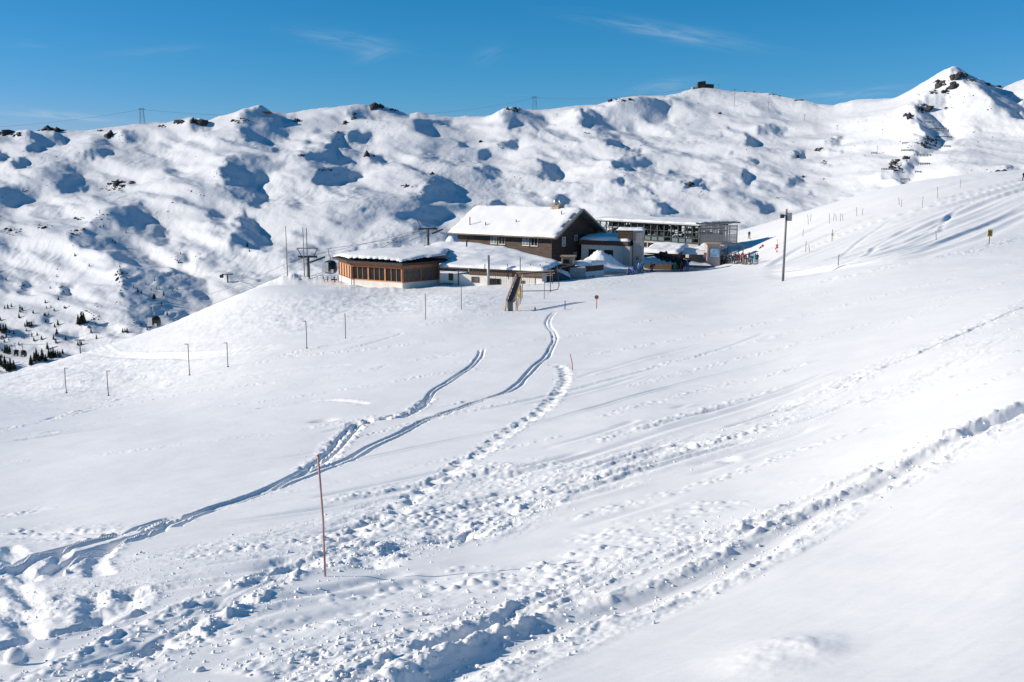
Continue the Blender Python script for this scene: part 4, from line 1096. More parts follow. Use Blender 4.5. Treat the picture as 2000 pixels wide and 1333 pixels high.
# openings
add_window(wg, 1.6, .25, .75, 1.1, 0, 1, M['fascia_dark'])
add_window(wg, 5.5, .15, 1.25, .85, 0, 1, M['fascia_dark'], M['screen'])
add_window(wg, 8.3, -.1, 2.1, 1.0, -.02, 3, M['fascia_dark'])
add_window(wg, 13.0, .05, 1.3, .75, -.02, 2, M['fascia_dark'], M['brown_plank'])
MB().box(3.2, 3.35, -.1, 0, -1.2, HW - .56).build('pilaster', M['gutter'], wg)
cp = at(954, 560, 146.0)
pc = MB().tube([(cp.x, cp.y, at(954, 566, 146).z - .6), (cp.x, cp.y, at(954, 499, 146).z)], .21, 12).build('chimney_pipe', M['steel'], smooth=True)
tag(pc, 'tall grey metal flue pipe standing before the white wing', 'flue')
for px_ in (947, 991, 1055, 1036):
    z_ = at(px_, 526, 146.5); o = MB().tube([z_, z_ + Vector((0, 0, .75))], .06, 5)
    o.build('vent_stub', M['fascia_dark'], label={947: 'small dark vent stub beside the tall flue on the wing roof', 991: 'small dark vent stub on the wing roof above the sloped gangway', 1055: 'small dark vent stub at the right end of the wing roof', 1036: 'small dark vent stub in the middle of the right wing roof'}[px_], cat='vent')
# teal container by the wall
tb = at(872, 559, 150)
t1 = thing('container', 'dark teal tarpaulined crate against the white wall beside the restaurant', 'crate', (tb.x, tb.y, tb.z - .3), aW)
MB().box(-.9, .9, -.5, .3, 0, .62).build('body', M['teal_paint'], t1, bevel=.04); MB().box(-1.0, 1.0, -.55, .35, .622, .72).build('lid', M['teal_paint'], t1, bevel=.03)
# snow heap shoved against the chalet front
hp = at(985, 503, 160)
X_, Y_ = np.meshgrid(np.linspace(-13, 11, 90), np.linspace(-4.5, 4.5, 34))
hb = np.exp(-np.abs(Y_ / 2.8) ** 3) * (1 - sstep(6, 11, X_)) * (1 - sstep(-13, -9, X_) * 0) * sstep(-13, -10, X_)
Zh = hb * (1.05 - .07 * X_ + .7 * fbm(X_ / 1.6, Y_ / 1.6, 4, 501)) - .25
hs = grid_mesh('snow_heap', X_, Y_, Zh, M['roof_snow']); hs.location = (hp.x, hp.y + 1.2, at(985, 507, 160).z - .2); hs.rotation_euler = (0, 0, -TH)
tag(hs, 'ploughed lumpy snow heap piled against the front of the dark chalet', 'snow heap')
items = []
for k in range(260):
    x_, y_ = rng.uniform(-9, 7), rng.normal(-.6, 1.2); c_, s_ = math.cos(-TH), math.sin(-TH)
    z_ = math.exp(-abs(y_ / 2.8) ** 3) * (1.05 - .07 * x_) - .2; items.append((hp.x + x_ * c_ - y_ * s_, hp.y + 1.2 + x_ * s_ + y_ * c_, hs.location.z + z_, rng.uniform(.08, .3)))
tag(clump_mesh('snow_lumps', items, M['roof_snow']), 'broken snow lumps on the heap before the chalet', 'snow', kind='stuff')
# big rounded drift left of the chalet
dr = at(884, 478, 172)
X_, Y_ = np.meshgrid(np.linspace(-3.4, 3.2, 40), np.linspace(-3, 3, 30))
Zh = 3.0 * np.exp(-((X_ / 1.7) ** 2 + (Y_ / 2) ** 2) ** 1.2) * (1 + .25 * fbm(X_, Y_, 3, 77)) - .4
ds = grid_mesh('snow_drift', X_, Y_, Zh, M['roof_snow']); ds.location = (dr.x, dr.y, at(884, 489, 172).z); tag(ds, 'rounded bright snow mound to the left of the chalet', 'snow mound')

# ------------------------------------------------------------------ glazed stair cover, concrete block, stone booth
sg = at(1086, 548, 150); s2g = at(1112, 540, 152)
st = thing('stair_cover', 'sloping blue green stair cover capped with snow beside the concrete block', 'shelter', (sg.x, sg.y, at(1086, 556, 150).z))
wS = (s2g.x - sg.x) + .4
MB().hexa([(-1.6, 0, -1), (2.1, .4, -1), (2.1, 3.4, -1), (-1.6, 3, -1), (-1.6, 0, 2.9), (2.1, .4, 1.1), (2.1, 3.4, 1.1), (-1.6, 3, 2.9)]).build('body', M['panel_green'], st)
MB().hexa([(-3.1, .05, -1), (-1.62, 0, -1), (-1.62, 3, -1), (-3.1, 3, -1), (-3.1, .05, 2.0), (-1.62, 0, 2.0), (-1.62, 3, 2.0), (-3.1, 3, 2.0)]).build('side_wall', M['panel_green'], st)
snow_cap('cover_snow', [(-3.4, -.3), (2.3, .1), (2.3, 3.4), (-3.4, 3.3)], lambda X, Y: 2.9 - .49 * (np.clip(X, -1.6, 9) + 1.6) + np.where(X < -1.6, (X + 1.6) * .25, 0), M['roof_snow'], st, .22, .5, seed=31, edge=.5)
cb = at(1130, 545, 153)
cbo = MB().box(-1.35, 1.1, 0, 2.2, -1, 2.05).build('concrete_block', M['concrete'], bevel=.04); cbo.location = (cb.x, cb.y, at(1120, 549, 153).z)
tag(cbo, 'plain grey concrete block between stair cover and plank fence', 'wall')
bo = at(1108, 520, 156)
bt = thing('stone_booth', 'small stone booth with one dark window and flat rusty roof', 'booth', (bo.x, bo.y, at(1108, 526, 156).z), R(-12))
MB().box(-.95, 1.0, 0, 1.5, -.3, 1.9).build('wall', M['stone'], bt)
MB().box(-1.15, 1.2, -.2, 1.7, 1.903, 2.08).build('roof', M['copper_roof'], bt)
add_window(bt, -.7, .75, 1.1, .85, 0, 1, M['gutter'])
# plank fence with snow load
f0 = at(1129, 530, 156); f1 = at(1180, 522, 160)
fa = math.atan2(f1.y - f0.y, f1.x - f0.x); fl = math.hypot(f1.x - f0.x, f1.y - f0.y)
fz = at(1129, 533, 156).z
fe = thing('plank_fence', 'dark brown plank balustrade on white wall under a thick ridge of snow', 'fence', (f0.x, f0.y, fz), fa)
fp = MB().box(0, .2, -.05, 0, 0, .95).mesh('plank', M['brown_plank'])
for k in range(int(fl / .235)): inst('plank', fp, fe, (k * .235, -.01 * (k % 2), .02 + .035 * k * .235 * 0), 0)
MB().box(-.05, fl, .003, .25, -2.4, -.003).build('wall', M['plaster'], fe)
op = MB()
for k in range(4): op.box(1.0 + k * .75, 1.45 + k * .75, -.012, .003, -1.0 + k * .03, -.8 + k * .03)
op.build('slot_openings', M['black'], fe)
snow_cap('fence_snow', [(-.6, -.25), (fl + .4, -.25), (fl + .4, 2.6), (-.2, 2.6)], lambda X, Y: .95 + 0 * X, M['roof_snow'], fe, .22, .7, seed=37, edge=.7)

# ------------------------------------------------------------------ white annex with brown fascia right of the chalet
ax0 = at(1135, 508, 172); ax1 = at(1226, 508, 168)
aa = math.atan2(ax1.y - ax0.y, ax1.x - ax0.x); aL = math.hypot(ax1.x - ax0.x, ax1.y - ax0.y)
az = at(1180, 512, 170).z; azt = at(1180, 470, 170).z; HA = azt - az
an_ = thing('annex', 'shaded white annex with two dark windows, brown fascia and snow roof between chalet and tower', 'annex', (ax0.x, ax0.y, az), aa)
MB().box(0, aL, 0, 6, -1.0, HA - .8).build('wall', M['plaster'], an_)
MB().box(-.3, aL + .2, -.5, 6.5, HA - .797, HA).build('fascia', M['brown_plank'], an_)
snow_cap('roof_snow', [(-.3, -.5), (aL + .3, -.5), (aL + .3, 6.5), (-.3, 6.5)], lambda X, Y: HA - .02 + .07 * (Y + .5), M['roof_snow'], an_, .3, .55, seed=41, edge=.6)
add_window(an_, 1.4, .7, 1.6, 1.35, 0, 1, M['fascia_dark']); add_window(an_, 4.3, .7, 1.6, 1.35, 0, 1, M['fascia_dark'])
wb = MB()
for k in range(6): wb.box(5.95 + k * .24, 6.15 + k * .24, -.04, -.003, -.2, HA - .81)
wb.build('boarding', M['plaster_dirty'], an_)
MB().box(aL - .62, aL + .62, -.7, .4, -.9, HA - .81).build('pier', M['slat'], an_)
# snow heap before the annex
hpp = at(1172, 520, 164)
X_, Y_ = np.meshgrid(np.linspace(-5, 5, 60), np.linspace(-2.6, 2.6, 30))
Zh = 2.5 * np.exp(-((X_ / 3) ** 2 + (Y_ / 1.7) ** 2) ** 1.1) * (1 + .3 * fbm(X_ / 1.2, Y_ / 1.2, 3, 78)) - .2
ds = grid_mesh('snow_heap', X_, Y_, Zh, M['roof_snow']); ds.location = (hpp.x, hpp.y, at(1172, 517, 164).z - .3); tag(ds, 'smooth cone of snow in blue shade before the annex windows', 'snow heap')
# concrete tower with striped head
tw = at(1245, 512, 168)
to = thing('stair_tower', 'narrow grey board marked tower with dark wood box head and snow cap', 'tower', (tw.x, tw.y, at(1245, 514, 168).z), R(-14))
hT = at(1245, 462, 168).z - at(1245, 514, 168).z; hT2 = at(1245, 450, 168).z - at(1245, 514, 168).z
MB().box(-.8, .8, 0, 2.4, -1.2, hT + .2).build('shaft', M['slat'], to)
rb = MB()
for k in range(6): rb.box(-.78 + k * .27, -.78 + k * .27 + .13, -.07, -.003, hT - 1.2, hT + 1.0)
rb.build('rib', M['slat'], to)
MB().box(-3.4, -.803, -.2, 2.9, hT - .55, hT + 1.0).build('head_box', M['brown_plank'], to)
MB().box(-.8, .8, 0, 2.9, hT + .203, hT + 1.0).build('head', M['slat'], to)
snow_cap('tower_snow', [(-3.6, -.3), (.95, -.3), (.95, 3.0), (-3.6, 3.0)], lambda X, Y: hT + 1.0 + 0 * X, M['roof_snow'], to, .2, .4, seed=43, edge=.4)
MB().box(-.25, .2, -.09, -.01, .5, 1.1).build('meter_box', M['grey_steel'], to)

# ------------------------------------------------------------------ cable car station: lattice hall and slatted end
h0 = at(1160, 478, 222); h1 = at(1366, 478, 200); h2 = at(1440, 478, 203)
zH0 = at(1366, 478, 200).z; zH1 = at(1366, 441, 200).z
aH = math.atan2(h1.y - h0.y, h1.x - h0.x); LH = math.hypot(h1.x - h0.x, h1.y - h0.y); HHl = zH1 - zH0
stn = thing('lift_station', 'long cable car station with dark see-through steel lattice hall and grey slatted end', 'station', (h0.x, h0.y, zH0), aH)
nb = 16; bw = LH / nb; DH = 9
colm = MB().box(-.11, .11, -.11, .11, 0, HHl).mesh('column', M['dark_steel'])
for k in range(nb + 1):
    for y_ in (0, DH): inst('column', colm, stn, (k * bw, y_, 0))
bmh = MB()
for y_ in (-.16, DH + .16):
    for z_, t_ in ((.12, .22), (HHl * .30, .16), (HHl * .62, .12), (HHl - .1, .28)): bmh.box(-.1, LH + .1, y_ - .05, y_ + .05, z_ - t_ / 2, z_ + t_ / 2)
bmh.build('girder', M['dark_steel'], stn)
brc = MB()
for k in range(nb):
    for y_, oo in ((.16, 0), (DH - .16, 1)):
        a_, b_2 = (k * bw, (k + 1) * bw) if (k + oo) % 2 else ((k + 1) * bw, k * bw)
        brc.beam((a_, y_, .2), (b_2, y_, HHl - .25), .1)
brc.build('brace', M['dark_steel'], stn)
rnd = random.Random(9)
mc = MB()
for k in range(60): 
    x_ = rnd.uniform(.5, LH - 2); z_ = rnd.choice((HHl * .3, HHl * .62, HHl * .05)); mc.box(x_, x_ + rnd.uniform(.5, 2.6), rnd.uniform(2, 4), rnd.uniform(4.5, 7), z_, z_ + rnd.uniform(.3, 1.1))
mc.build('machinery', M['dark_steel'], stn)
up_ = MB().box(.12, bw * .62, -.02, .02, HHl * .62 + .1, HHl - .3).mesh('upper_panel', M['glass'])
for k in range(nb):
    if k % 3 != 1: inst('upper_panel', up_, stn, (k * bw, DH - .3, 0))
for k in range(nb):
    if k % 2: inst('upper_panel', up_, stn, (k * bw, DH - .3, -HHl * .31))
gp = MB().box(.12, bw - .12, -.02, .02, .25, HHl * .30 - .1).mesh('panel', M['panel_green'])
for k in range(nb):
    if k % 4 != 3: inst('panel', gp, stn, (k * bw, .05, 0))
MB().box(-.6, LH + .4, -.8, DH + .8, HHl + .003, HHl + .28).build('roof', M['steel'], stn)
MB().box(-.3, LH, -.4, DH, -2.8, -.02).build('base', M['concrete'], stn)
bdk = MB()
for k in range(12): bdk.box(.4 + k * 1.75, 1.75 + k * 1.75, -.47, -.41, -1.25, -.3)
bdk.build('base_window', M['glass'], stn)
snow_cap('roof_snow', [(-.6, -.8), (LH + .4, -.8), (LH + .4, DH + .8), (-.6, DH + .8)], lambda X, Y: HHl + .27 + .03 * (Y + .8), M['roof_snow'], stn, .5, .28, seed=51, edge=.5)
# slatted end
e_a = math.atan2(h2.y - h1.y, h2.x - h1.x) - aH; LE = math.hypot(h2.x - h1.x, h2.y - h1.y)
ca_, sa_ = math.cos(e_a), math.sin(e_a)
slm = MB().box(0, LE, -.04, .04, 0, .21).mesh('slat', M['slat'])
nsl = 16
for k in range(nsl):
    z_ = -.5 + k * (HHl + .5) / nsl
    if k in (9, 10, 11, 13): 
        inst('slat', slm, stn, (LH, -.1, z_), e_a, (1, 1, .6)); continue
    inst('slat', slm, stn, (LH, -.1, z_), e_a)
    inst('slat', slm, stn, (LH + 1.4 - sa_ * 7, -.1 + ca_ * 7, z_), e_a)
ec = MB().box(-.08, .08, .05, .2, -.5, HHl).mesh('column', M['grey_steel'])
for k in range(6):
    inst('column', ec, stn, (LH + ca_ * LE * k / 5, -.1 + sa_ * LE * k / 5, 0), e_a)
    inst('column', ec, stn, (LH + 1.4 - sa_ * 7 + ca_ * LE * k / 5, ca_ * 7 + sa_ * LE * k / 5, 0), e_a)
r_pts = [(LH - .3, -1.0), (LH + ca_ * (LE + 1.8), -1.0 + sa_ * (LE + 1)), (LH + ca_ * (LE + 1.8) + 1.4 - sa_ * 8, 7.5), (LH - .3, 9.2)]
MBr = MB(); MBr.v = [(x, y, HHl + .35) for x, y in r_pts] + [(x, y, HHl + .6) for x, y in r_pts]; MBr.f = [(3, 2, 1, 0), (4, 5, 6, 7)] + [(k, (k + 1) % 4, 4 + (k + 1) % 4, 4 + k) for k in range(4)]
MBr.build('end_roof', M['grey_steel'], stn)
snow_cap('end_roof_snow', r_pts, lambda X, Y: HHl + .59 + .02 * (Y + 1), M['roof_snow'], stn, .4, .3, seed=53, edge=.9)
# canopy over the ticket gates
cn = at(1418, 520, 186); cz = at(1418, 517, 186).z; ctz = at(1418, 478, 186).z - cz
co_ = thing('gate_canopy', 'curved dark canopy on thin posts above the queue at the ticket gates', 'canopy', (cn.x, cn.y, cz))
arc = MB(); N = 12
pts = [(-3.3 + 6.7 * k / N, ctz - .35 + .55 * math.sin(math.pi * min(1, k / N * 1.05 + .02)) ** .8) for k in range(N + 1)]
for k in range(N):
    (x0, z0), (x1, z1) = pts[k], pts[k + 1]; arc.hexa([(x0, -1, z0), (x1, -1, z1), (x1, 4, z1), (x0, 4, z0), (x0, -1, z0 + .16), (x1, -1, z1 + .16), (x1, 4, z1 + .16), (x0, 4, z0 + .16)])
arc.build('roof', M['grey_steel'], co_)
for x_, y_ in ((-1.2, -.8), (.7, -.8), (1.0, 3.5), (2.9, -.8), (3.0, 3.5)): MB().tube([(x_, y_, -.2), (x_, y_, ctz - .1)], .09, 8).build('post', M['grey_steel'], co_)
# ticket kiosk with piste map
ki = at(1398, 518, 184); kz = at(1398, 517, 184).z
kk = thing('ticket_kiosk', 'wooden kiosk with large blue piste map panel beside the canopy', 'kiosk', (ki.x, ki.y, kz))
kh = at(1398, 478, 184).z - kz
MB().box(-1.6, .75, .1, 2.5, -.3, kh).build('wall', M['slat'], kk)
MB().box(-1.65, -1.35, -.05, .09, -.2, kh - .2).build('pillar', M['larch_pale'], kk)
mp_m = bpy.data.materials.new('piste_map_print'); mp_m.use_nodes = True
nt = mp_m.node_tree; b = nt.nodes['Principled BSDF']; tcn = nt.nodes.new('ShaderNodeTexCoord'); nz = nt.nodes.new('ShaderNodeTexNoise'); nz.inputs['Scale'].default_value = 1.6; nz.inputs['Detail'].default_value = 8
nt.links.new(tcn.outputs['Object'], nz.inputs['Vector']); rp = nt.nodes.new('ShaderNodeValToRGB'); cr = rp.color_ramp
cr.elements[0].color = (.16, .45, .75, 1); cr.elements[0].position = .35; cr.elements[1].color = (.75, .82, .88, 1); cr.elements[1].position = .65
e_ = cr.elements.new(.5); e_.color = (.35, .55, .75, 1)
nt.links.new(nz.outputs['Fac'], rp.inputs[0]); nt.links.new(rp.outputs[0], b.inputs['Base Color'])
mbd = MB().box(-1.15, .6, .0, .09, 1.3, kh - .7).build('map_board', M['grey_steel'], kk)
MB().box(-1.1, .55, -.02, -.003, 1.35, kh - .75).build('map_print', mp_m, mbd)
MB().box(-1.9, .9, -.3, 2.7, kh + .003, kh + .18).build('roof', M['larch_pale'], kk)
MB().box(-2.3, -1.75, 0, .1, 1.3, 2.2).build('red_sign', mat('pink_sign', (.6, .25, .28), .5, .1), kk)
# low snow roofed sheds between the tower and the kiosk
for (pa, pb, pt, pbm, Yd, lab) in ((1258, 1322, 493, 512, 186, 'low shaded shed with sloping snow roof directly right of the grey tower'), (1345, 1388, 494, 519, 190, 'low brown walled shed with deep snow roof left of the ticket kiosk')):
    a = at(pa, pbm, Yd); bq = at(pb, pbm, Yd - 3); zt_ = at(pa, pt, Yd).z - a.z
    o = thing('shed', lab, 'shed', a, math.atan2(-3, bq.x - a.x)); L = math.hypot(bq.x - a.x, 3)
    MB().box(0, L, 0, 5, -1.2, zt_).build('wall', M['brown_plank'] if pa < 1300 else M['slat'], o)
    snow_cap('roof_snow', [(-.3, -.4), (L + .3, -.4), (L + .3, 6), (-.3, 6)], lambda X, Y: zt_ - .02 + .16 * (Y + .4), M['roof_snow'], o, .3, .6, seed=pa, edge=.6)
# dark stacked rubble and logs under snow in front
items = []
rb0 = at(1322, 506, 180)
for k in range(150):
    px_ = rng.uniform(1284, 1345); yy = 488 + (px_ - 1284) * .30 + rng.uniform(2, 15); p = at(px_, yy, 176.3 - (yy - 495) * .04); items.append((p.x, p.y, p.z - .1, rng.uniform(.18, .5)))
tag(clump_mesh('rubble_bank', items, mat('dark_rubble', (.035, .03, .03), .9, .5, 2), jag=.4, smooth=False), 'dark bank of rubble and logs poking out of snow left of the kiosk', 'rubble bank')
X_, Y_ = np.meshgrid(np.linspace(-7, 8, 70), np.linspace(-1.5, 4.5, 30))
Zh = 1.45 * np.exp(-np.abs(X_ / 5.5) ** 3) * np.exp(-np.abs((Y_ - 1) / 2.2) ** 3) * (1 - .03 * X_) * (1 + .25 * fbm(X_ / 1.5, Y_ / 1.5, 3, 81)) - .2
p = at(1300, 515, 179); ds = grid_mesh('snow_bank', X_, Y_, Zh, M['roof_snow']); ds.location = (p.x, p.y, at(1300, 517, 178).z); tag(ds, 'shaded blue snow bank below the dark rubble', 'snow bank')
X_, Y_ = np.meshgrid(np.linspace(-9, 8, 60), np.linspace(-4, 4, 24))
Zh = 1.2 * np.exp(-np.abs(X_ / 7) ** 3) * np.exp(-np.abs(Y_ / 3) ** 3) * (1 + .4 * fbm(X_ / 2, Y_ / 2, 3, 82)) - .2
p = at(1315, 488, 189); ds = grid_mesh('snow_bank', X_, Y_, Zh, M['roof_snow']); ds.location = (p.x, p.y, at(1315, 493, 189).z); tag(ds, 'bright snow bank in front of the station base behind the rubble', 'snow bank')
# ------------------------------------------------------------------ lamp post and its boxes
lp = foot(1529, 550); HL = 134 / F * lp.y * 1.02
lt = thing('lamp_post', 'tall grey lamp post with floodlight and box on the snow right of the station', 'lamp post', lp)
tp = (.05, 0, HL)
MB().tube([(0, 0, -.4), (.02, 0, HL * .5), tp], [.14, .125, .10], 12).build('post', M['grey_steel'], lt, smooth=True)
fl_ = MB().box(-.62, -.2, -.25, .1, HL - .75, HL - .35).beam((-.2, 0, HL - .5), (0, 0, HL - .45), .08).build('floodlight', M['fascia_dark'], lt, bevel=.03)
MB().box(.16, .62, -.15, .15, HL - 1.05, HL - .2).build('box', M['slat'], lt, bevel=.02)
MB().tube([(.05, 0, HL), (.05, 0, HL + .22)], .1, 8).build('cap', M['larch_dark'], lt)

# ------------------------------------------------------------------ piste marker poles
def pole(px, pb, ptop, r, m, label, name='marker_pole', cat='marker pole', group=None, lean=None, hook=False, cap=None, Yd=None):
    f = foot(px, pb) if Yd is None else at(px, pb, Yd)
    H = (pb - ptop) / F * f.y * 1.03
    topx = 0 if lean is None else (lean - px) / F * f.y
    o = thing(name, label, cat, f, 0, group)
    mid = (topx * .5 + .012 * H * math.sin(px), 0, H * .5)
    MB().tube([(0, 0, -.4), mid, (topx, 0, H)], r, 8).build('pole', m, o, smooth=True)
    if hook: MB().beam((topx, 0, H - .03), (topx - .28 if px % 2 else topx + .28, 0, H - .03), .05).build('hook', m, o)
    if hook: MB().ball((0, 0, .02), (.10, .10, .08)).build('foot_plug', M['fascia_dark'], o)
    return o, H, topx
o, H, tx = pole(635.5, 1130, 880, .0155, M['red_pole'], 'slender faded red pole standing alone in the left foreground snow', lean=629)
MB().tube([(tx, 0, H), (tx, 0, H + .02)], .02, 8).build('cap', M['red'], o)
hooked = [(130, 768, 718, 'hooked grey pole nearest the lower left edge of the marker row'), (212, 772, 722, 'hooked grey pole standing alone below the cat track bend'), (370.5, 734, 672, 'tallest hooked grey pole left of centre in the marker row'),
          (445.5, 718, 670, 'hooked grey pole just right of the tallest one, with snow clump at its foot'), (599, 680, 626, 'hooked grey pole below the end of the terrace'), (675, 662, 612, 'thin grey pole below the glazed front of the restaurant'),
          (831, 624, 574, 'thin grey pole below the joint of restaurant and white wing'), (901, 604, 557, 'thin grey pole nearest the sloped gangway in the marker row')]
for px, pb, pt, lab in hooked: pole(px, pb, pt, .035, M['pole_grey'], lab, group='marker poles along the piste edge', hook=px < 610)
pole(1120, 724, 692, .022, M['red'], 'very thin red pole leaning left on the open snow field', lean=1113)
o, H, tx = pole(1165, 602, 576, .04, M['red'], 'short red pole with round dark disc on top', cat='marker sign', name='disc_marker')
MB().tube([(0, -.03, H * .85), (0, .03, H * .85)], .2, 16).build('disc', M['gutter'], o)
pole(1103.5, 603, 586, .05, M['pole_grey'], 'short stubby grey post beside the end of the ski track')
pole(1045, 604, 598, .06, M['fascia_dark'], 'tiny dark stub with a snow ball left of the track end', name='stub_post', cat='post')
right = [(1573, 493, 472, M['pole_wood'], 'left one of two short poles at the foot of the groomed run'), (1581.5, 493, 479, M['pole_wood'], 'right and shorter one of two short poles at the foot of the groomed run'),
         (1637, 518, 497, M['pole_grey'], 'grey pole at the lower edge of the groomed run'), (1829, 466, 449, M['pole_wood'], 'leaning bamboo pole on the lower side of the groomed run'),
         (1801, 406, 385, M['pole_wood'], 'bamboo pole on the upper edge of the run below the avalanche barriers'), (1832, 388, 366, M['pole_wood'], 'bamboo pole with bent top high on the upper edge of the run'),
         (1875, 367, 351, M['pole_wood'], 'highest bamboo pole on the skyline of the near slope'), (1674, 422, 405, M['pole_wood'], 'left bamboo stick of the pair right of the five bunched sticks'), (1684, 420, 407, M['pole_wood'], 'right bamboo stick of the pair right of the five bunched sticks'),
         (1579, 438, 420, M['pole_wood'], 'left bamboo stick of the pair near the lamp post'), (1583, 432, 418, M['pole_wood'], 'right bamboo stick of the pair near the lamp post'),
         (1621, 436, 417, M['pole_wood'], 'first of five bunched bamboo sticks from the left'), (1628, 431, 416, M['pole_wood'], 'second of five bunched bamboo sticks from left'), (1634, 431, 419, M['pole_wood'], 'third of five bunched bamboo sticks from left'),
         (1641, 432, 417, M['pole_wood'], 'fourth of five bunched bamboo sticks from left'), (1647, 430, 419, M['pole_wood'], 'fifth of five bunched bamboo sticks from left'), (1568, 463, 449, M['pole_wood'], 'thin stick behind the groomed run near the lamp post'), (1757, 399, 386, M['pole_wood'], 'thin stick midway up the upper edge of the run'), (1760, 404, 390, M['pole_wood'], 'thin leaning stick midway up the upper edge of the run')]
for k, (px, pb, pt, m, lab) in enumerate(right): pole(px, pb, pt, .045, m, lab, group='bamboo sticks along the groomed run', lean=px + (-2.5 if k % 2 else .5))
o, H, tx = pole(1625, 472, 449, .05, M['pole_wood'], 'pole with small yellow plate on the upper edge of the groomed run'); MB().box(-.17, .17, -.06, -.02, H * .45, H * .68).build('plate', M['yellow'], o)
o, H, tx = pole(1931.5, 477, 449, .05, M['pole_grey'], 'yellow framed warning sign on a short post at the right of the slope', name='piste_sign', cat='sign')
MB().box(-.27, .27, -.06, .0, H * .5, H * .98).build('board', M['yellow'], o); MB().box(-.18, .18, -.075, -.062, H * .56, H * .9).build('print', M['gutter'], o)
o, H, tx = pole(1517, 495, 469, .035, M['pole_wood'], 'pole with orange cross shaped marker left of the lamp post', name='orange_marker', cat='marker sign')
MB().beam((-.3, -.05, H * .25), (.15, -.05, H * .62), .16).beam((-.2, -.05, H * .6), (.2, -.05, H * .35), .16).ball((.0, -.05, H * .12), .16).build('cross', M['orange'], o)

# ------------------------------------------------------------------ wooden gangway with yellow pad and drag lift frame
ga = foot(997, 606); gb_ = at(1014, 541, 105.5)
gg = thing('gangway', 'steep grey rubber conveyor gangway leaning up towards the white wing', 'gangway', ga)
dv = gb_ - ga; dz = Vector((dv.x, dv.y, dv.z))
wA = .36
pA = Vector((0.05, 0, 1.0)); pB = dz
MB().hexa([(pA.x - wA, pA.y, pA.z - .12), (pA.x + wA, pA.y, pA.z - .12), (pB.x + .26, pB.y, pB.z - .12), (pB.x - .26, pB.y, pB.z - .12), (pA.x - wA, pA.y, pA.z), (pA.x + wA, pA.y, pA.z), (pB.x + .26, pB.y, pB.z), (pB.x - .26, pB.y, pB.z)]).build('belt', mat('grey_rubber', (.13, .13, .135), .8, .2, 4), gg)
MB().box(-.26, .26, -.1, .2, -.4, .88).build('front_panel', M['grey_steel'], gg)
sb_ = MB()
for sx in (-1, 1):
    sb_.beam((pA.x + sx * (wA + .12), pA.y - .1, pA.z + .12), (pB.x + sx * .34, pB.y, pB.z + .18), .12, .16)
    sb_.beam((pA.x + sx * (wA + .3), -.3, -.3), (pA.x + sx * (wA + .12), 0, 1.1), .1)
    for k in range(6):
        t = k / 6; c_ = pA.lerp(pB, t); sb_.beam((c_.x + sx * (wA + .12), c_.y, c_.z - .1), (c_.x + sx * (wA + .16), c_.y, c_.z - 1.0 - t), .07)
sb_.build('side_rail', M['larch_pale'], gg)
yp = foot(1016, 592); hY = (592 - 500) / F * yp.y
yo = thing('padded_post', 'post wrapped in a yellow safety pad beside the gangway', 'padded post', yp)
MB().tube([(0, 0, -.3), (0, 0, hY)], .05, 8).build('post', M['pole_grey'], yo)
MB().tube([(-.03, -.02, .9 * 92 / 92 * .8), (-.03, -.02, 1.9)], [.2, .12], 10).build('pad', M['yellow'], yo, smooth=True)
fr0 = foot(1075, 572); 
fo_ = thing('drag_lift_frame', 'thin curved steel pipe frame standing right of the gangway', 'lift frame', fr0)
hF = (572 - 527) / F * fr0.y
c1 = at(1019, 569, fr0.y) - fr0; c2 = at(1089, 566, fr0.y) - fr0; c3 = at(1092, 558, fr0.y) - fr0; c4 = at(1091, 548, fr0.y) - fr0; c5 = at(1088, 515, fr0.y) - fr0
MB().tube([(0, 0, -.3), (0, 0, hF)], .05, 6).build('upright', M['pole_grey'], fo_)
MB().tube([c1, (0, 0, c1.z + .05), (.4, 0, c1.z + .12), c2, c3, c4, c5], .055, 6).build('pipe', M['fascia_dark'], fo_, smooth=True)
sn = foot(1063, 583); so = thing('grey_sign', 'plain grey sign board on a thin post before the white wing', 'sign', sn)
hS = (583 - 536) / F * sn.y
MB().tube([(0, 0, -.3), (0, 0, hS)], .035, 6).build('post', M['pole_grey'], so); MB().box(-.26, .26, -.04, .0, hS * .72, hS * 1.05).build('board', M['steel'], so)
lf = thing('timber_rack', 'low rack of weathered timbers in front of the wing fascia', 'rack', at(1040, 545, 140))
tr0 = lf.location.copy(); rk = MB()
for k, (x0, y0, x1, y1) in enumerate(((1008, 533, 1082, 529), (1030, 536, 1084, 534), (1020, 539, 1080, 538))): rk.beam(at(x0, y0, 140.5) - tr0, at(x1, y1, 140.5) - tr0, .14)
rk.build('timber', M['larch_pale'], lf)
lg = MB()
for px_ in (1012, 1045, 1079): lg.beam(at(px_, 532, 140.8) - tr0, at(px_, 568, 140.8) - tr0, .1)
lg.build('support', M['pole_grey'], lf)

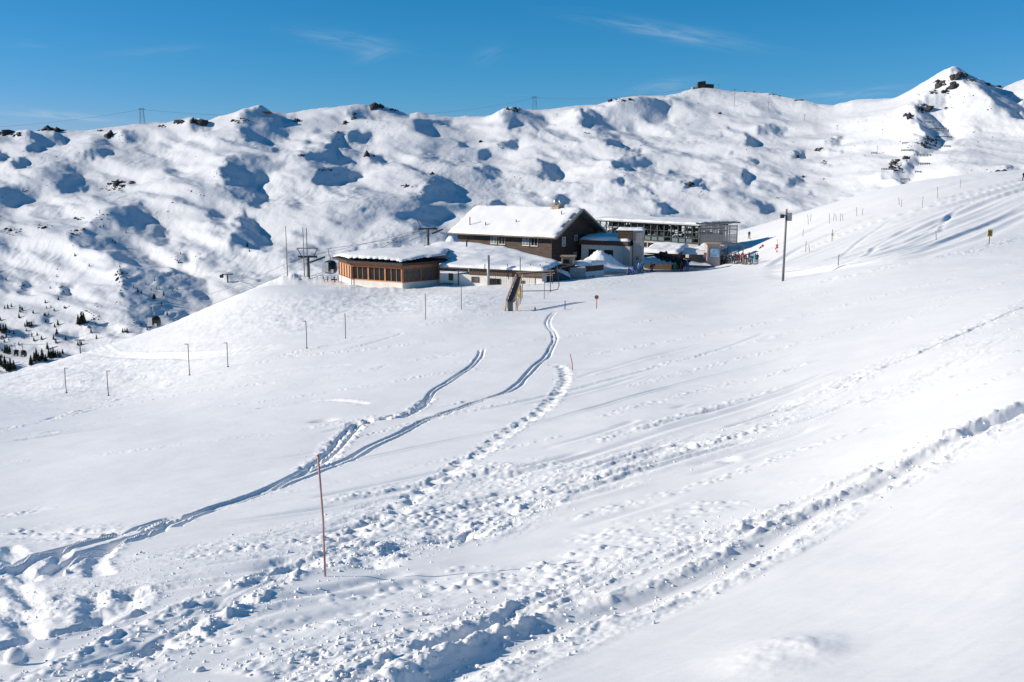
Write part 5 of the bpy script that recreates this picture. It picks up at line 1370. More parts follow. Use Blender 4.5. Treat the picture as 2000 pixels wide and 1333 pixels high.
# ------------------------------------------------------------------ flagpoles, gondola towers, cabins, ropes
for px, pt, pb, Yd, lab in ((562, 443, 552, 168, 'tall bare flagpole standing alone left of the gondola tower'), (595, 445, 550, 166, 'left of two tall thin flagpoles before the gondola tower'), (602, 446, 552, 166, 'right of two tall thin flagpoles before the gondola tower')):
    a = at(px, pb, Yd); H = (pb - pt) / F * Yd; o = thing('flagpole', lab, 'flagpole', (a.x, a.y, a.z), 0, 'flagpoles at the terrace')
    MB().tube([(0, 0, -1), (0, 0, H)], [.09, .055], 8).build('pole', M['pole_wood'] if px == 562 else M['grey_steel'], o, smooth=True); MB().ball((0, 0, H), .09).build('finial', M['steel'], o)
def lift_tower(px, ptop, pbot, Yd, wpx, label, pbeam, rz=0):
    k = Yd / F; b0 = at(px, pbot, Yd); o = thing('gondola_tower', label, 'lift tower', b0, 0, 'gondola towers')
    zb_ = (pbot - pbeam) * k; zt_ = (pbot - ptop) * k; hw = wpx * k / 2
    MB().tube([(0, 0, -4), (0, 0, zb_)], [.42, .32], 14).build('mast', M['grey_steel'], o, smooth=True)
    MB().box(-hw * .92, hw * .92, -.22, .22, zb_ - .12, zb_ + .22).build('crossbeam', M['dark_steel'], o)
    MB().beam((-hw * .62, 0, zb_ + .2), (-hw, 0, zt_), .14).beam((hw * .62, 0, zb_ + .2), (hw, 0, zt_), .14).beam((-hw - .1, 0, zt_), (hw + .1, 0, zt_), .16).build('gantry', M['grey_steel'], o)
    for sx in (-1, 1):
        tr = MB(); x = sx * hw * .95
        tr.beam((x - .9 - sx * 0, -1.9, zb_ - .75), (x + .9, 1.9, zb_ - .15), .12)
        for q in range(8):
            t = q / 7; c_ = Vector((x - .9 + 1.8 * t, -1.9 + 3.8 * t, zb_ - .75 + .6 * t)); tr.tube([c_ + Vector((0, -.04, -.06)), c_ + Vector((0, .04, -.06))], .2, 10)
        tr.build('sheave_train', M['steel'] if sx < 0 else M['dark_steel'], o)
    lad = MB()
    for sx in (-.45, -.2): lad.beam((sx - .15, -.45, 0), (sx - .15, -.4, zb_), .04)
    for q in range(int(zb_ / .4)): lad.beam((-.6, -.45, q * .4), (-.35, -.45, q * .4), .03)
    lad.build('ladder', M['steel'], o)
    return b0 + Vector((-hw * .95, 0, zb_ - .1)), b0 + Vector((hw * .95, 0, zb_ - .1))
T1 = lift_tower(603, 485, 560, 186, 40, 'gondola tower with trapezoid top left of the restaurant', 502)
T2 = lift_tower(836, 431, 500, 214, 40, 'gondola tower with trapezoid top rising behind the restaurant roof', 448)
def cabin(px, pc, Yd, label, wid=2.3, rope_px=None):
    c = at(px, pc, Yd); o = thing('gondola_cabin', label, 'gondola', c, R(-20), 'gondola cabins on the rope')
    bm = bmesh.new(); bmesh.ops.create_uvsphere(bm, u_segments=20, v_segments=14, radius=1)
    for v in bm.verts:
        x, y, z = v.co; f = (abs(x) ** 3.2 + abs(y) ** 3.2 + abs(z) ** 3.2) ** (1 / 3.2); s = 1 / f if f > 0 else 1
        v.co = (x * s * wid / 2 * (1 - .10 * z * s), y * s * wid / 2 * .85, z * s * 1.2)
    for f in bm.faces:
        zc = f.calc_center_median().z; f.material_index = 1 if -.25 < zc < .85 else 0; f.smooth = True
    me = bpy.data.meshes.new('cabin_shell'); bm.to_mesh(me); bm.free(); me.materials.append(M['dark_steel']); me.materials.append(M['glass'])
    s_ = bpy.data.objects.new('cabin_shell', me); COL.objects.link(s_); s_.parent = o
    MB().box(-wid * .36, wid * .1, -wid * .48, -wid * .43, -.8, .9).build('door', M['steel'], o)
    MB().box(-wid * .5, wid * .5, -wid * .4, -wid * .34, -.95, -.3).box(-.05, .05, -wid * .445, -wid * .42, -.8, .9).build('frame_rib', M['steel'], o)
    MB().tube([(0, 0, 1.15), (.1, 0, 1.7), (-.25, 0, 2.3), (-.25, 0, 3.2)], .09, 8).beam((-.7, 0, 3.2), (.25, 0, 3.35), .2).build('hanger', M['steel'], o)
    return c + Vector((-.2, 0, 3.3))
K1 = cabin(645, 522, 178, 'dark gondola cabin hanging right beside the restaurant')
K2 = cabin(302, 628, 205, 'gondola cabin half hidden behind the shoulder of the left slope', 2.3)
K3 = cabin(31, 690, 340, 'left one of two far gondola cabins among the spruces', 2.3)
K4 = cabin(45, 691, 336, 'right one of two far gondola cabins among the spruces', 2.3)
def rope(a, b, sag, r, label, grp, n=14):
    pts = []
    for k in range(n + 1):
        t = k / n; p = Vector(a).lerp(Vector(b), t); p.z -= sag * 4 * t * (1 - t); pts.append(p)
    o = MB().tube(pts, r, 4, False).build('cable', M['grey_steel'], smooth=True); tag(o, label, 'cable', grp); return o
vly = at(-60, 715, 520)
rope(T1[0], K2, 1.5, .03, 'haul rope from the left gondola tower down to the hanging cabin on the left', 'lift ropes')
rope(K2, K3, 3, .035, 'haul rope from the left cabin down to the far valley cabins', 'lift ropes')
rope(T1[1], K4, 5, .03, 'second haul rope from the left gondola tower down into the valley', 'lift ropes')
rope(T2[0], T1[0], .4, .03, 'upper rope between the two gondola towers', 'lift ropes', 8)
rope(T2[1], K1, .3, .03, 'rope from the rear gondola tower to the cabin beside the restaurant', 'lift ropes', 8)
pyl = mhit(444, 552)
mt = thing('distant_lift_tower', 'tiny dark lift tower standing below the shaded hollow on the left mountainside', 'lift tower', pyl)
MB().tube([(0, 0, -2), (0, 0, 9)], .7, 6).beam((-6, 0, 8.6), (6, 0, 8.6), .9).build('mast', M['dark_steel'], mt); MB().box(-8, -4.5, -1, 1, 5, 8).build('cabin_rig', M['dark_steel'], mt)
rope(T2[0], pyl + Vector((0, 0, 8)), 14, .10, 'long thin rope crossing the far mountainside to the tiny tower', 'lift ropes', 24)
rope(T2[1], pyl + Vector((3, 0, 6)), 10, .10, 'lower thin rope crossing the far mountainside to the tiny tower', 'lift ropes', 24)
for px, pb, pt, w_, lab in ((157, 686, 664, 20, 'small lift tower among spruces at the bend of the cat track'), (46, 692, 671, 4, 'slim yellowish lift mast beside the two far cabins'), (1571, 238, 225, 3, 'tiny lift tower on the rounded knoll right of the summit station'), (1501, 218, 201, 4, 'tiny lift tower below the ridge right of the summit station'), (1712, 302, 287, 3, 'small ski lift tower on the slope left of the avalanche barriers'), (1797, 362, 356, 3, 'tiny dark post just above the near skyline below the barriers'), (940, 414, 395, 6, 'thin antenna mast rising behind the left end of the chalet roof'), (1434, 208, 177, 6, 'lattice lift pylon on the slope right of the summit station'), (1401, 175, 166, 3, 'tiny lift pylon on the crest beside the summit station'), (1635, 254, 246, 5, 'tiny lift tower on the mid slope above the shaded gully')):
    p = mhit(px, pb) if px != 157 else at(157, 686, 420)
    k = p.y / F; H = (pb - pt) * k; ww = w_ * k
    o = thing('distant_lift_tower', lab, 'lift tower', p, 0, 'small towers on the mountain'); r_ = max(.25, .35 * k)
    MB().tube([(0, 0, -2), (0, 0, H)], r_, 6).build('mast', M['grey_steel'], o); MB().beam((-ww / 2, 0, H), (ww / 2, 0, H), r_ * 1.6).build('crossarm', M['grey_steel'], o)
# power pylons on the crest with their wires
def power_pylon(px, pb, pt, label):
    p = mhit(px, pb - 1); k = p.y / F; H = (pb - pt + 2) * k; hw = 6 * k
    o = thing('power_pylon', label, 'power pylon', p + Vector((0, 0, -1)), 0, 'power pylons on the ridge')
    legs = MB(); r_ = .42
    for sx in (-1, 1):
        for sy in (-.5, .5): legs.beam((sx * hw * .85, sy * 4, -1), (sx * hw * .45, sy * 1.5, H), r_)
    n = 6
    for q in range(n):
        z0, z1 = H * q / n, H * (q + 1) / n; w0 = hw * (.85 - .4 * q / n); w1 = hw * (.85 - .4 * (q + 1) / n)
        legs.beam((-w0, -1.5, z0), (w1, -1.5, z1), .25).beam((w0, -1.5, z0), (-w1, -1.5, z1), .25)
    legs.build('lattice', M['grey_steel'], o)
    MB().beam((-hw * 1.15, 0, H * .92), (hw * 1.15, 0, H * .92), .6).beam((-hw * .8, 0, H), (hw * .8, 0, H), .5).build('crossarm', M['grey_steel'], o)
    return o.location + Vector((0, 0, H * .92))
W1 = power_pylon(278, 243, 215, 'left power pylon standing on the low part of the ridge')
W2 = power_pylon(1043.5, 214, 191, 'right power pylon standing on the ridge left of the summit station')
rope(W1, at(-80, 252, 1900), 6, .16, 'power wire running left from the left pylon', 'power wires')
rope(W1, at(470, 226, 1860), 2, .16, 'power wire running right from the left pylon behind the ridge', 'power wires')
rope(W2, at(830, 222, 1900), 5, .16, 'power wire running left from the right pylon', 'power wires')
rope(W2, at(1350, 173, 1800), 8, .16, 'power wire running right from the right pylon up to the summit', 'power wires')
# summit station
sp = mhit(1372, 172); k = sp.y / F
ss_ = thing('summit_station', 'small dark blocky mountain station on the highest point of the ridge', 'building', sp + Vector((0, 0, 0)))
MB().hexa([(-9 * k, 0, -4), (8 * k, 0, -4), (8 * k, 12, -4), (-9 * k, 12, -4), (-9 * k, 0, 11 * k), (5 * k, 0, 13 * k), (5 * k, 12, 13 * k), (-9 * k, 12, 10 * k)]).build('tower_block', M['fascia_dark'], ss_)
MB().box(8.1 * k, 21 * k, 0, 12, -4, 6 * k).build('wing', M['dark_wood'], ss_)
MB().hexa([(7.5 * k, -1, 6.05 * k), (21.5 * k, -1, 5.5 * k), (21.5 * k, 13, 5.5 * k), (7.5 * k, 13, 6.05 * k), (8 * k, -1, 7.6 * k), (21 * k, -1, 6.6 * k), (21 * k, 13, 6.6 * k), (8 * k, 13, 7.6 * k)]).build('wing_roof', M['grey_steel'], ss_)
MB().box(-20 * k, -9.1 * k, -2, 8, -4, 1.6 * k).box(-17 * k, -15.5 * k, -2.05, 2, 1.61 * k, 3.6 * k).build('terrace', M['concrete'], ss_)
wn_ = MB()
for q in range(4): wn_.box((-7.5 + q * 3.2) * k, (-5.6 + q * 3.2) * k, -.15, -.02, 6 * k, 8.5 * k)
for q in range(4): wn_.box((9 + q * 3) * k, (11 + q * 3) * k, -.15, -.02, 2 * k, 4 * k)
wn_.build('window', M['glass'], ss_)
p = mhit(1406, 223); o = MB().box(-3, 3, -1, 1, 0, 2).box(-1, 2, -1, 1, 2.01, 3).build('snow_groomer', M['dark_steel']); o.location = p; tag(o, 'tiny dark snow groomer below the summit station run', 'snow groomer')
p = mhit(514, 220); o = MB().box(-14, 14, 0, 6, -1, 2).box(-13, -8, -.5, 5, 2.01, 4).build('ridge_hut', M['larch_dark']); o.location = p + Vector((0, 0, -.5)); tag(o, 'low reddish hut on the left ridge crest', 'hut')
# avalanche barriers
for n_, (x0, x1, y, lab) in enumerate(((1805, 1825, 241, 'uppermost avalanche barrier, short, right below the shaded cliff'), (1818, 1849, 254, 'long avalanche barrier below the uppermost one'), (1829, 1860, 270, 'long avalanche barrier under the shaded gully'), (1763, 1792, 282, 'pale boxed avalanche barrier on the sunny shoulder'), (1760, 1784, 296, 'thin avalanche barrier below the pale boxed one'), (1785, 1818, 305, 'thin long avalanche barrier crossing the gully foot'), (1795, 1815, 322, 'avalanche barrier in the lower gully, right side'), (1722, 1740, 333, 'avalanche barrier left below the dark rocks'), (1745, 1763, 337, 'short avalanche barrier right below the dark rocks'), (1787, 1798, 338, 'very short avalanche barrier in the lower gully'), (1760, 1778, 353, 'lowest avalanche barrier just above the near skyline'), (1845, 1857, 288, 'very short avalanche barrier right of the gully'), (1702, 1712, 301, 'short fence beside the small lift tower'))):
    a = mhit(x0, y); b = mhit(x1, y); o = thing('avalanche_barrier', lab, 'avalanche barrier', a, 0, 'avalanche barriers on the right peak'); d = b - a
    bar = MB(); L = max(d.length, 1); nn = max(2, int(L / 4))
    for q in range(nn): bar.beam(d * (q / (nn - 1)) + Vector((0, 0, -2)), d * (q / (nn - 1)) + Vector((0, 0, 2.6)), .5)
    bar.build('post', M['dark_steel'], o)
    MB().beam(Vector((0, -.3, 1.4)), d + Vector((0, -.3, 1.4)), .4, .5).beam(Vector((0, -.3, 2.2)), d + Vector((0, -.3, 2.2)), .4, .5).build('rail', M['dark_steel'], o)

# ------------------------------------------------------------------ rocks breaking through the mountain snow
def outcrop(px, py, rx, ry, n, size, label, dens=1.0):
    items = []
    for _ in range(int(n * 1.7)):
        a = rng.uniform(0, 6.28); q = rng.random() ** .6
        qx, qy = px + rx * q * math.cos(a), py + ry * q * math.sin(a); p = mhit(qx, qy)
        items.append((p.x, p.y, p.z - .35 * size, size * .8 * (.3 + rng.gamma(1.3, .42)) * p.y / 1500))
    o = clump_mesh('rock_outcrop', items, M['rock'], jag=.55, smooth=False, flat=.85)
    return tag(o, label, 'rocks', kind='stuff' if n <= 50 else None)
outcrop(228, 360, 22, 8, 60, 2.6, 'dark boulder field on the rounded hill in the left middle of the mountain'); outcrop(218, 372, 30, 10, 50, 1.6, 'scattered small boulders below the boulder field on the left hill')
outcrop(255, 358, 8, 3, 16, 2.2, 'small cluster of dark rocks right of the boulder field')
for a in ((388, 238, 12, 3, 30, 3.2, 'dark rounded rock knob on the ridge right of the left pylon'), (352, 239, 8, 2, 16, 2.4, 'small dark rocks on the ridge just right of the left pylon'), (100, 254, 26, 4, 40, 3, 'dark rocks along the ridge near the left edge'), (18, 263, 26, 5, 50, 3, 'dark rocky ridge top at the far left edge'), (217, 265, 8, 5, 18, 4, 'brown rock face below the left ridge'), (195, 256, 8, 2, 10, 2.4, 'few rocks on the crest left of the brown rock face'),
          (320, 248, 9, 2, 10, 2, 'thin rock streak below the left pylon'), (738, 209, 10, 3, 22, 3.2, 'dark rock tip on the middle ridge'), (765, 216, 16, 3, 14, 1.8, 'scattered stones right of the dark rock tip'), (690, 228, 5, 7, 14, 2.4, 'rock edge beside the shaded hollow of the middle ridge'), (673, 241, 6, 3, 10, 2, 'small rocks below the middle ridge'), (580, 236, 8, 3, 14, 2, 'dark stones on the slope behind the left centre ridge'), (470, 236, 16, 5, 26, 1.8, 'scattered rocks on the left shoulder of the centre ridge'), (1005, 214, 14, 3, 22, 2.4, 'dark rocks on the ridge left of the right pylon'),
          (655, 258, 9, 3, 14, 1.7, 'speckled rocks above the centre hollow'), (590, 304, 10, 2, 12, 1.9, 'rocks at the top of the centre left knoll'), (720, 306, 12, 2, 16, 1.9, 'dark rock line on the knoll right of centre left'), (797, 364, 12, 3, 16, 1.9, 'rock line above the shaded hollow near the gondola tower'), (843, 341, 6, 2, 8, 1.8, 'little rocks above the rear gondola tower'), (630, 333, 20, 2, 16, 1.7, 'rock speckles along the brow of the broad centre knoll'),
          (28, 452, 16, 8, 34, 1.9, 'dark rocks on the lower left knoll near the edge'), (85, 442, 20, 7, 40, 1.6, 'rocky brow left of the large shaded bowl'), (145, 450, 22, 9, 34, 1.5, 'line of dark stones on the rim of the large shaded bowl'), (158, 427, 10, 3, 14, 1.9, 'rocks on top of the rim above the shaded bowl'), (240, 540, 12, 12, 26, 1.5, 'dark stones and shrubs on the spine above the lower bowl'), (333, 531, 8, 3, 12, 1.4, 'olive shrubs and stones at the tip of the spur'), (45, 372, 10, 4, 8, 1.8, 'rocks in the shaded slope on the left'),
          (938, 277, 5, 1.5, 5, 2, 'tiny pair of rocks on the open middle slope'), (1145, 260, 8, 2, 10, 1.8, 'grey rocks on the slope below the long ridge shadow'), (1345, 359, 14, 3, 20, 2.1, 'dark rocks on the low knoll left of the lamp post'), (1210, 196, 24, 3, 20, 1.7, 'specks of rock along the crest left of the summit'), (1010, 346, 12, 3, 7, 1.5, 'few dark stones above the chalet chimney'),
          (1833, 163, 12, 6, 40, 2.8, 'dark rock patch below the summit of the right peak'), (1868, 148, 16, 6, 50, 2.6, 'craggy rocks on the summit of the right peak'), (1862, 166, 8, 6, 34, 2.8, 'black crag under the right summit'), (1820, 180, 9, 4, 18, 2.0, 'small crags on the left flank of the right peak'), (1845, 178, 8, 5, 18, 2.0, 'small crags in the middle of the right peak'),
          (1789, 184, 8, 3, 6, 1.7, 'two small rocks high on the sunny left flank'), (1800, 212, 16, 9, 60, 2.2, 'broken cliff in the shaded face of the right peak'), (1775, 228, 9, 4, 26, 2.8, 'dark crag at the left foot of the shaded cliff'), (1815, 278, 16, 12, 80, 2.0, 'dark craggy strip beside the avalanche barriers'), (1748, 322, 12, 11, 70, 2.0, 'dark broken rocks left of the lower gully'), (1771, 310, 6, 5, 22, 1.9, 'small dark rocks at the top of the lower gully'),
          (1895, 157, 10, 4, 22, 1.8, 'grey crags on the right shoulder of the summit'), (1935, 165, 18, 4, 24, 1.7, 'rocky crest running right from the summit'), (1852, 212, 12, 3, 12, 1.5, 'small stones at the edge of the peak shadow'), (1601, 293, 12, 3, 20, 1.7, 'dark rock line on the knoll left of the right peak'), (1610, 318, 9, 3, 14, 1.5, 'small dark rocks under the first rock line'), (1522, 388, 8, 3, 16, 1.5, 'dark rocks just above the lamp post'), (1568, 345, 8, 3, 14, 1.4, 'grey rocks on the low hummock above the lamp post'), (1613, 350, 8, 2, 8, 1.3, 'thin stones on the low hummock right of the lamp post'), (1558, 307, 4, 3, 10, 1.6, 'rocks at the tip of a small shadow'), (1561, 196, 14, 2, 14, 1.6, 'specks of rock on the crest right of the summit station'), (1508, 184, 14, 2, 12, 1.6, 'pale rock specks on the crest right of the pylons'), (1455, 177, 30, 1.5, 12, 1.4, 'row of dark specks on the crest right of the summit station')):
    outcrop(*a)
items = []
for _ in range(1500):
    px_, py_ = rng.uniform(0, 2000), 0; py_ = np.interp(px_, rx_, ry_) + abs(rng.normal(0, 90)) + 3
    nse = float(fbm(np.array([px_ / 60]), np.array([py_ / 30]), 3, 601)[0])
    if nse < .16: continue
    p = mhit(px_, py_); items.append((p.x, p.y, p.z - .3, rng.uniform(.4, 1.2)))
_e = (np.roll(mask, -3, 1) - np.roll(mask, 3, 1)); _ci, _cj = np.where((_e > .45) & (RX > 0) & (RX < 2000))
_g = fbm(_cj / 22., _ci / 12., 3, 611)
for q in rng.choice(len(_ci), 2600):
    if _g[q] < .10: continue
    p = mhit(rpx[_cj[q]] + rng.normal(0, 4), rpy[_ci[q]] + rng.normal(0, 2) + 3)
    if p.y > 500: items.append((p.x, p.y, p.z - .3, rng.uniform(.3, 1.15)))
if items: tag(clump_mesh('scattered_rocks', items, M['rock'], jag=.5, smooth=False), 'small dark stones strewn over the snowy mountainside', 'rocks', kind='stuff')
items = []
for _ in range(26):
    px_ = rng.uniform(1945, 1966); py_ = rng.uniform(326, 333) ; h_ = hit(px_, py_ + 2); items.append((h_.x, h_.y, gz_detail(h_.x, h_.y), rng.uniform(.15, .4)))
tag(clump_mesh('near_rocks', items, M['rock'], jag=.5, smooth=False), 'dark stones showing through snow on the near skyline at the right', 'rocks')

# ------------------------------------------------------------------ spruces on the left mountainside
def spruce_mesh(seed, tiers=9, seg=11):
    r = random.Random(seed); bm = bmesh.new()
    for k in range(tiers):
        z0 = .06 + .9 * k / tiers; rad = .24 * (1 - k / tiers) ** .85 * r.uniform(.85, 1.15) + .02; h = .2 * (1 - .45 * k / tiers)
        top = bm.verts.new((r.uniform(-.01, .01), r.uniform(-.01, .01), min(1.0, z0 + h))); ring = []
        for q in range(seg * 2):
            a = math.pi * q / seg + r.uniform(-.12, .12); rr = rad * (r.uniform(.8, 1.2) if q % 2 else r.uniform(.35, .6))
            ring.append(bm.verts.new((rr * math.cos(a), rr * math.sin(a), z0 + r.uniform(-.03, .02) + (0 if q % 2 else .03))))
        for q in range(seg * 2): bm.faces.new((ring[q], ring[(q + 1) % (seg * 2)], top))
    me = bpy.data.meshes.new('crown'); bm.to_mesh(me); bm.free(); me.materials.append(M['spruce']); return me
crowns = [spruce_mesh(s) for s in range(5)]
trunk = MB().tube([(0, 0, -.12), (0, 0, .3)], [.03, .02], 6).mesh('trunk', M['bark'])
TREES = []   # px, base row, height px
def T(s, lab, grp): 
    for q in s.split(): TREES.append(tuple(float(v) for v in q.split(',')) + (lab, grp))
T('155,635,20 160,634,24 166,633,22', 'dark spruce in the tight clump of three above the cat track bend', 'spruces in the clump of three')
T('54,637,9 58,640,12 62,638,10', 'spruce in the small clump on the left sunlit slope', 'spruces in the left clump')
T('3,648,16 9,652,18 13,645,12 2,627,8', 'spruce at the left picture edge above the far cabins', 'spruces at the left edge')
T('10,690,16 15,692,18 19,690,14', 'spruce of the group left of the far cabins', 'spruces left of the cabins')
T('3,716,24 10,722,26 16,726,20 22,722,22 28,724,20', 'tall dark spruce in the lowest left corner of the mountainside', 'spruces in the lowest left corner')
T('62,712,18 68,708,20 72,705,24 78,706,16 84,704,22 90,706,14 60,714,14 96,700,18', 'spruce of the dense group just above the near snow edge', 'spruces above the near snow edge')
T('100,700,18 104,698,20 108,699,14 113,696,12 117,698,12 121,692,10', 'spruce of the group to the right on the near snow edge', 'spruces right on the near snow edge')
T('92,683,15', 'lone spruce above the dense spruce group', 'lone spruces')
T('39,622,10 40,610,8', 'lone bright green spruce on the sunny left slope', 'lone green spruces')
T('41,603,8 45,607,9 23,600,8 11,604,7 16,604,10 12,548,6 42,565,5', 'small spruce casting a long shadow on the upper left slope', 'small spruces on the upper left slope')
T('113,636,12 107,640,8 111,653,11 82,664,9 67,667,9 104,664,10 108,671,9 129,665,8', 'small spruce scattered below the left sunny hillocks', 'small scattered spruces')
T('178,651,9 188,663,9 151,675,9 158,674,10 286,645,7 243,649,8 248,651,10 240,650,9', 'spruce close behind the bend of the cat track', 'spruces behind the cat track')
T('270,572,10 276,574,7 299,585,11 302,583,9 314,597,8 326,617,9 319,578,9 310,565,5 306,566,6 260,562,6 295,568,5 344,566,5 336,569,4 352,544,4 367,544,4 285,556,4 302,549,5', 'small spruce inside the large shaded bowl', 'spruces in the shaded bowl')
T('148,501,7 176,521,6 110,541,5 98,564,5 246,496,0', 'single small spruce on the open left mountainside', 'single small spruces')
T('482,483,9 485,492,6 351,497,5 225,476,6 221,472,5 197,445,5 246,455,5 202,444,4 234,522,5 238,528,5', 'tiny dark conifer high on the left mountainside', 'tiny high conifers')
ORD = ['leftmost', 'second from left', 'third from left', 'fourth from left', 'fifth from left', 'sixth from left', 'seventh from left', 'eighth from left', 'ninth from left', 'tenth from left', 'eleventh from left', 'twelfth from left', 'thirteenth from left', 'fourteenth from left', 'fifteenth from left', 'sixteenth from left', 'seventeenth from left', 'rightmost']
TREES = [t for t in TREES if t[2] > 0]
TREES = [(a + .01 * n_, b, c, d, e) for n_, (a, b, c, d, e) in enumerate(TREES)]
byg = {}
for t in TREES: byg.setdefault(t[4], []).append(t[0])
def place_label(t):
    xs = sorted(byg[t[4]])
    if len(xs) == 1: return t[3]
    i = xs.index(t[0]) + sum(1 for q in TREES[:TREES.index(t)] if q[4] == t[4] and q[0] == t[0]); return t[3] + ', ' + (ORD[-1] if i == len(xs) - 1 else ORD[i])
TREES = [t[:3] + (place_label(t), t[4]) for t in TREES]
r3 = random.Random(12)
for n_ in range(34):
    a_ = r3.uniform(0, 130); TREES.append((a_, r3.uniform(560, 600) + (130 - a_) * .6 + r3.uniform(0, 40), r3.uniform(4.5, 8), 'tiny dark spruce dotted among the larger ones on the lower left mountainside', 'tiny spruces among the larger ones'))
kk_ = 0
for px_, pb_, hp_, lab, grp in TREES:
    if hp_ <= 0: continue
    p = mhit(px_, pb_); k = p.y / F; H = hp_ * k * 1.15
    o = thing('spruce_tree', lab, 'spruce', p + Vector((0, 0, -.1)), rng.uniform(0, 6), grp)
    o.scale = (H * rng.uniform(.85, 1.15),) * 2 + (H,)
    inst('crown', crowns[kk_ % 5], o); kk_ += 1
    if hp_ >= 9: inst('trunk', trunk, o)
# thin trees that mass into a dark strip in the lowest corner of the valley are too small to pick apart
# ------------------------------------------------------------------ people
def col(n, c): return mat(n, c, .75, .08, 8)
JK = {k: col('jacket_' + k, v) for k, v in dict(blue=(.03, .11, .42), teal=(.02, .28, .34), black=(.018, .018, .022), red=(.42, .03, .03), white=(.6, .6, .6), green=(.05, .28, .14), maroon=(.13, .03, .035), purple=(.13, .09, .22), orange=(.55, .16, .03), navy=(.02, .035, .10), grey=(.13, .13, .14), olive=(.16, .19, .04), pink=(.6, .16, .28)).items()}
SKIN = col('face_skin', (.50, .30, .22)); GLOVE = col('dark_gloves', (.02, .02, .02)); BOOT = col('ski_boots', (.06, .06, .07))
def body_mesh(pose):
    """one continuous figure grown from a skeleton; materials: 0 jacket 1 trousers 2 helmet 3 face 4 gloves 5 boots"""
    P = dict(pel=(0, 0, .92), bel=(0, .01, 1.08), ch=(0, 0, 1.32), nk=(0, 0, 1.50), hd=(0, -.02, 1.62), tp=(0, -.01, 1.74),
             hl=(-.11, 0, .86), kl=(-.13, -.05, .48), al=(-.14, .02, .10), tl=(-.14, -.14, .05), hr=(.11, 0, .86), kr=(.13, -.05, .48), ar=(.14, .02, .10), tr=(.14, -.14, .05),
             sl=(-.2, 0, 1.42), el=(-.29, -.02, 1.14), wl=(-.27, -.2, .98), ml=(-.27, -.3, .97), sr=(.2, 0, 1.42), er=(.29, -.02, 1.14), wr=(.27, -.2, .98), mr=(.27, -.3, .97))
    if pose == 1:
        for k_ in 'kl al tl'.split(): P[k_] = (P[k_][0] - .12, P[k_][1] + .05, P[k_][2])
        P['kr'] = (.17, -.16, .5); P['el'] = (-.38, .02, 1.18); P['wl'] = (-.42, -.12, 1.0); P['ml'] = (-.44, -.2, .98); P['hd'] = (.02, -.06, 1.61); P['tp'] = (.02, -.06, 1.73)
    if pose == 2:      # leaning forward
        for k_ in ('ch', 'nk', 'hd', 'tp', 'sl', 'sr'): P[k_] = (P[k_][0], P[k_][1] - .28 * (P[k_][2] - .9) / .8 - .05, P[k_][2] - .12 * (P[k_][2] - .9) / .8)
        for k_ in ('el', 'wl', 'ml', 'er', 'wr', 'mr'): P[k_] = (P[k_][0], P[k_][1] - .22, P[k_][2] - .06)
        for k_ in ('kl', 'kr'): P[k_] = (P[k_][0], -.16, .5)
    if pose == 3:      # crouching by the ground
        for k_ in P: x, y, z = P[k_]; P[k_] = (x, y - .12 * (z > 1), z - .42 if z > .7 else z)
        P['kl'] = (-.2, -.3, .46); P['kr'] = (.2, -.3, .46); P['hl'] = (-.12, .1, .42); P['hr'] = (.12, .1, .42); P['pel'] = (0, .12, .46)
    Rr = dict(pel=.15, bel=.145, ch=.17, nk=.075, hd=.115, tp=.085, hl=.105, kl=.078, al=.065, tl=.055, hr=.105, kr=.078, ar=.065, tr=.055, sl=.085, el=.06, wl=.048, ml=.05, sr=.085, er=.06, wr=.048, mr=.05)
    E = 'pel-bel bel-ch ch-nk nk-hd hd-tp pel-hl hl-kl kl-al al-tl pel-hr hr-kr kr-ar ar-tr ch-sl sl-el el-wl wl-ml ch-sr sr-er er-wr wr-mr'.split()
    ks = list(P); me = bpy.data.meshes.new('tmp'); me.from_pydata([P[k_] for k_ in ks], [tuple(ks.index(q) for q in e.split('-')) for e in E], [])
    o = bpy.data.objects.new('tmp', me); COL.objects.link(o); sk_ = o.modifiers.new('s', 'SKIN'); sub = o.modifiers.new('d', 'SUBSURF'); sub.levels = 1; sub.render_levels = 1
    for k_, v in zip(ks, me.skin_vertices[0].data): v.radius = (Rr[k_], Rr[k_] * (.8 if k_ in ('pel', 'bel', 'ch') else 1)); v.use_root = k_ == 'pel'
    dg = bpy.context.evaluated_depsgraph_get(); ev = o.evaluated_get(dg); out = bpy.data.meshes.new_from_object(ev)
    hd, wl, wr = Vector(P['hd']), Vector(P['ml']), Vector(P['mr']); pz = P['pel'][2] - .06
    for _ in range(6): out.materials.append(None)
    for f in out.polygons:
        c = f.center; f.use_smooth = True
        if (c - hd).length < .2 and c.z > P['nk'][2] + .02: f.material_index = 3 if (c.y < hd.y - .045 and c.z < hd.z + .03) else 2
        elif min((c - wl).length, (c - wr).length) < .11: f.material_index = 4
        elif c.z < .17: f.material_index = 5
        elif c.z < pz and abs(c.x) < .26: f.material_index = 1
        else: f.material_index = 0
    bpy.data.objects.remove(o); out.name = 'person_body'; return out
BODIES = [body_mesh(i) for i in range(4)]
ski_me = MB().hexa([(-.045, -.8, .02), (.045, -.8, .02), (.045, .75, .02), (-.045, .75, .02), (-.045, -.8, .045), (.045, -.8, .045), (.045, .75, .045), (-.045, .75, .045)]).hexa([(-.045, -.95, .10), (.045, -.95, .10), (.045, -.8, .02), (-.045, -.8, .02), (-.04, -.95, .12), (.04, -.95, .12), (.045, -.8, .045), (-.045, -.8, .045)]).mesh('ski', M['fascia_dark'])
stick_me = MB().tube([(0, 0, 0), (0, -.05, 1.15)], .014, 5).mesh('ski_pole', M['steel'])
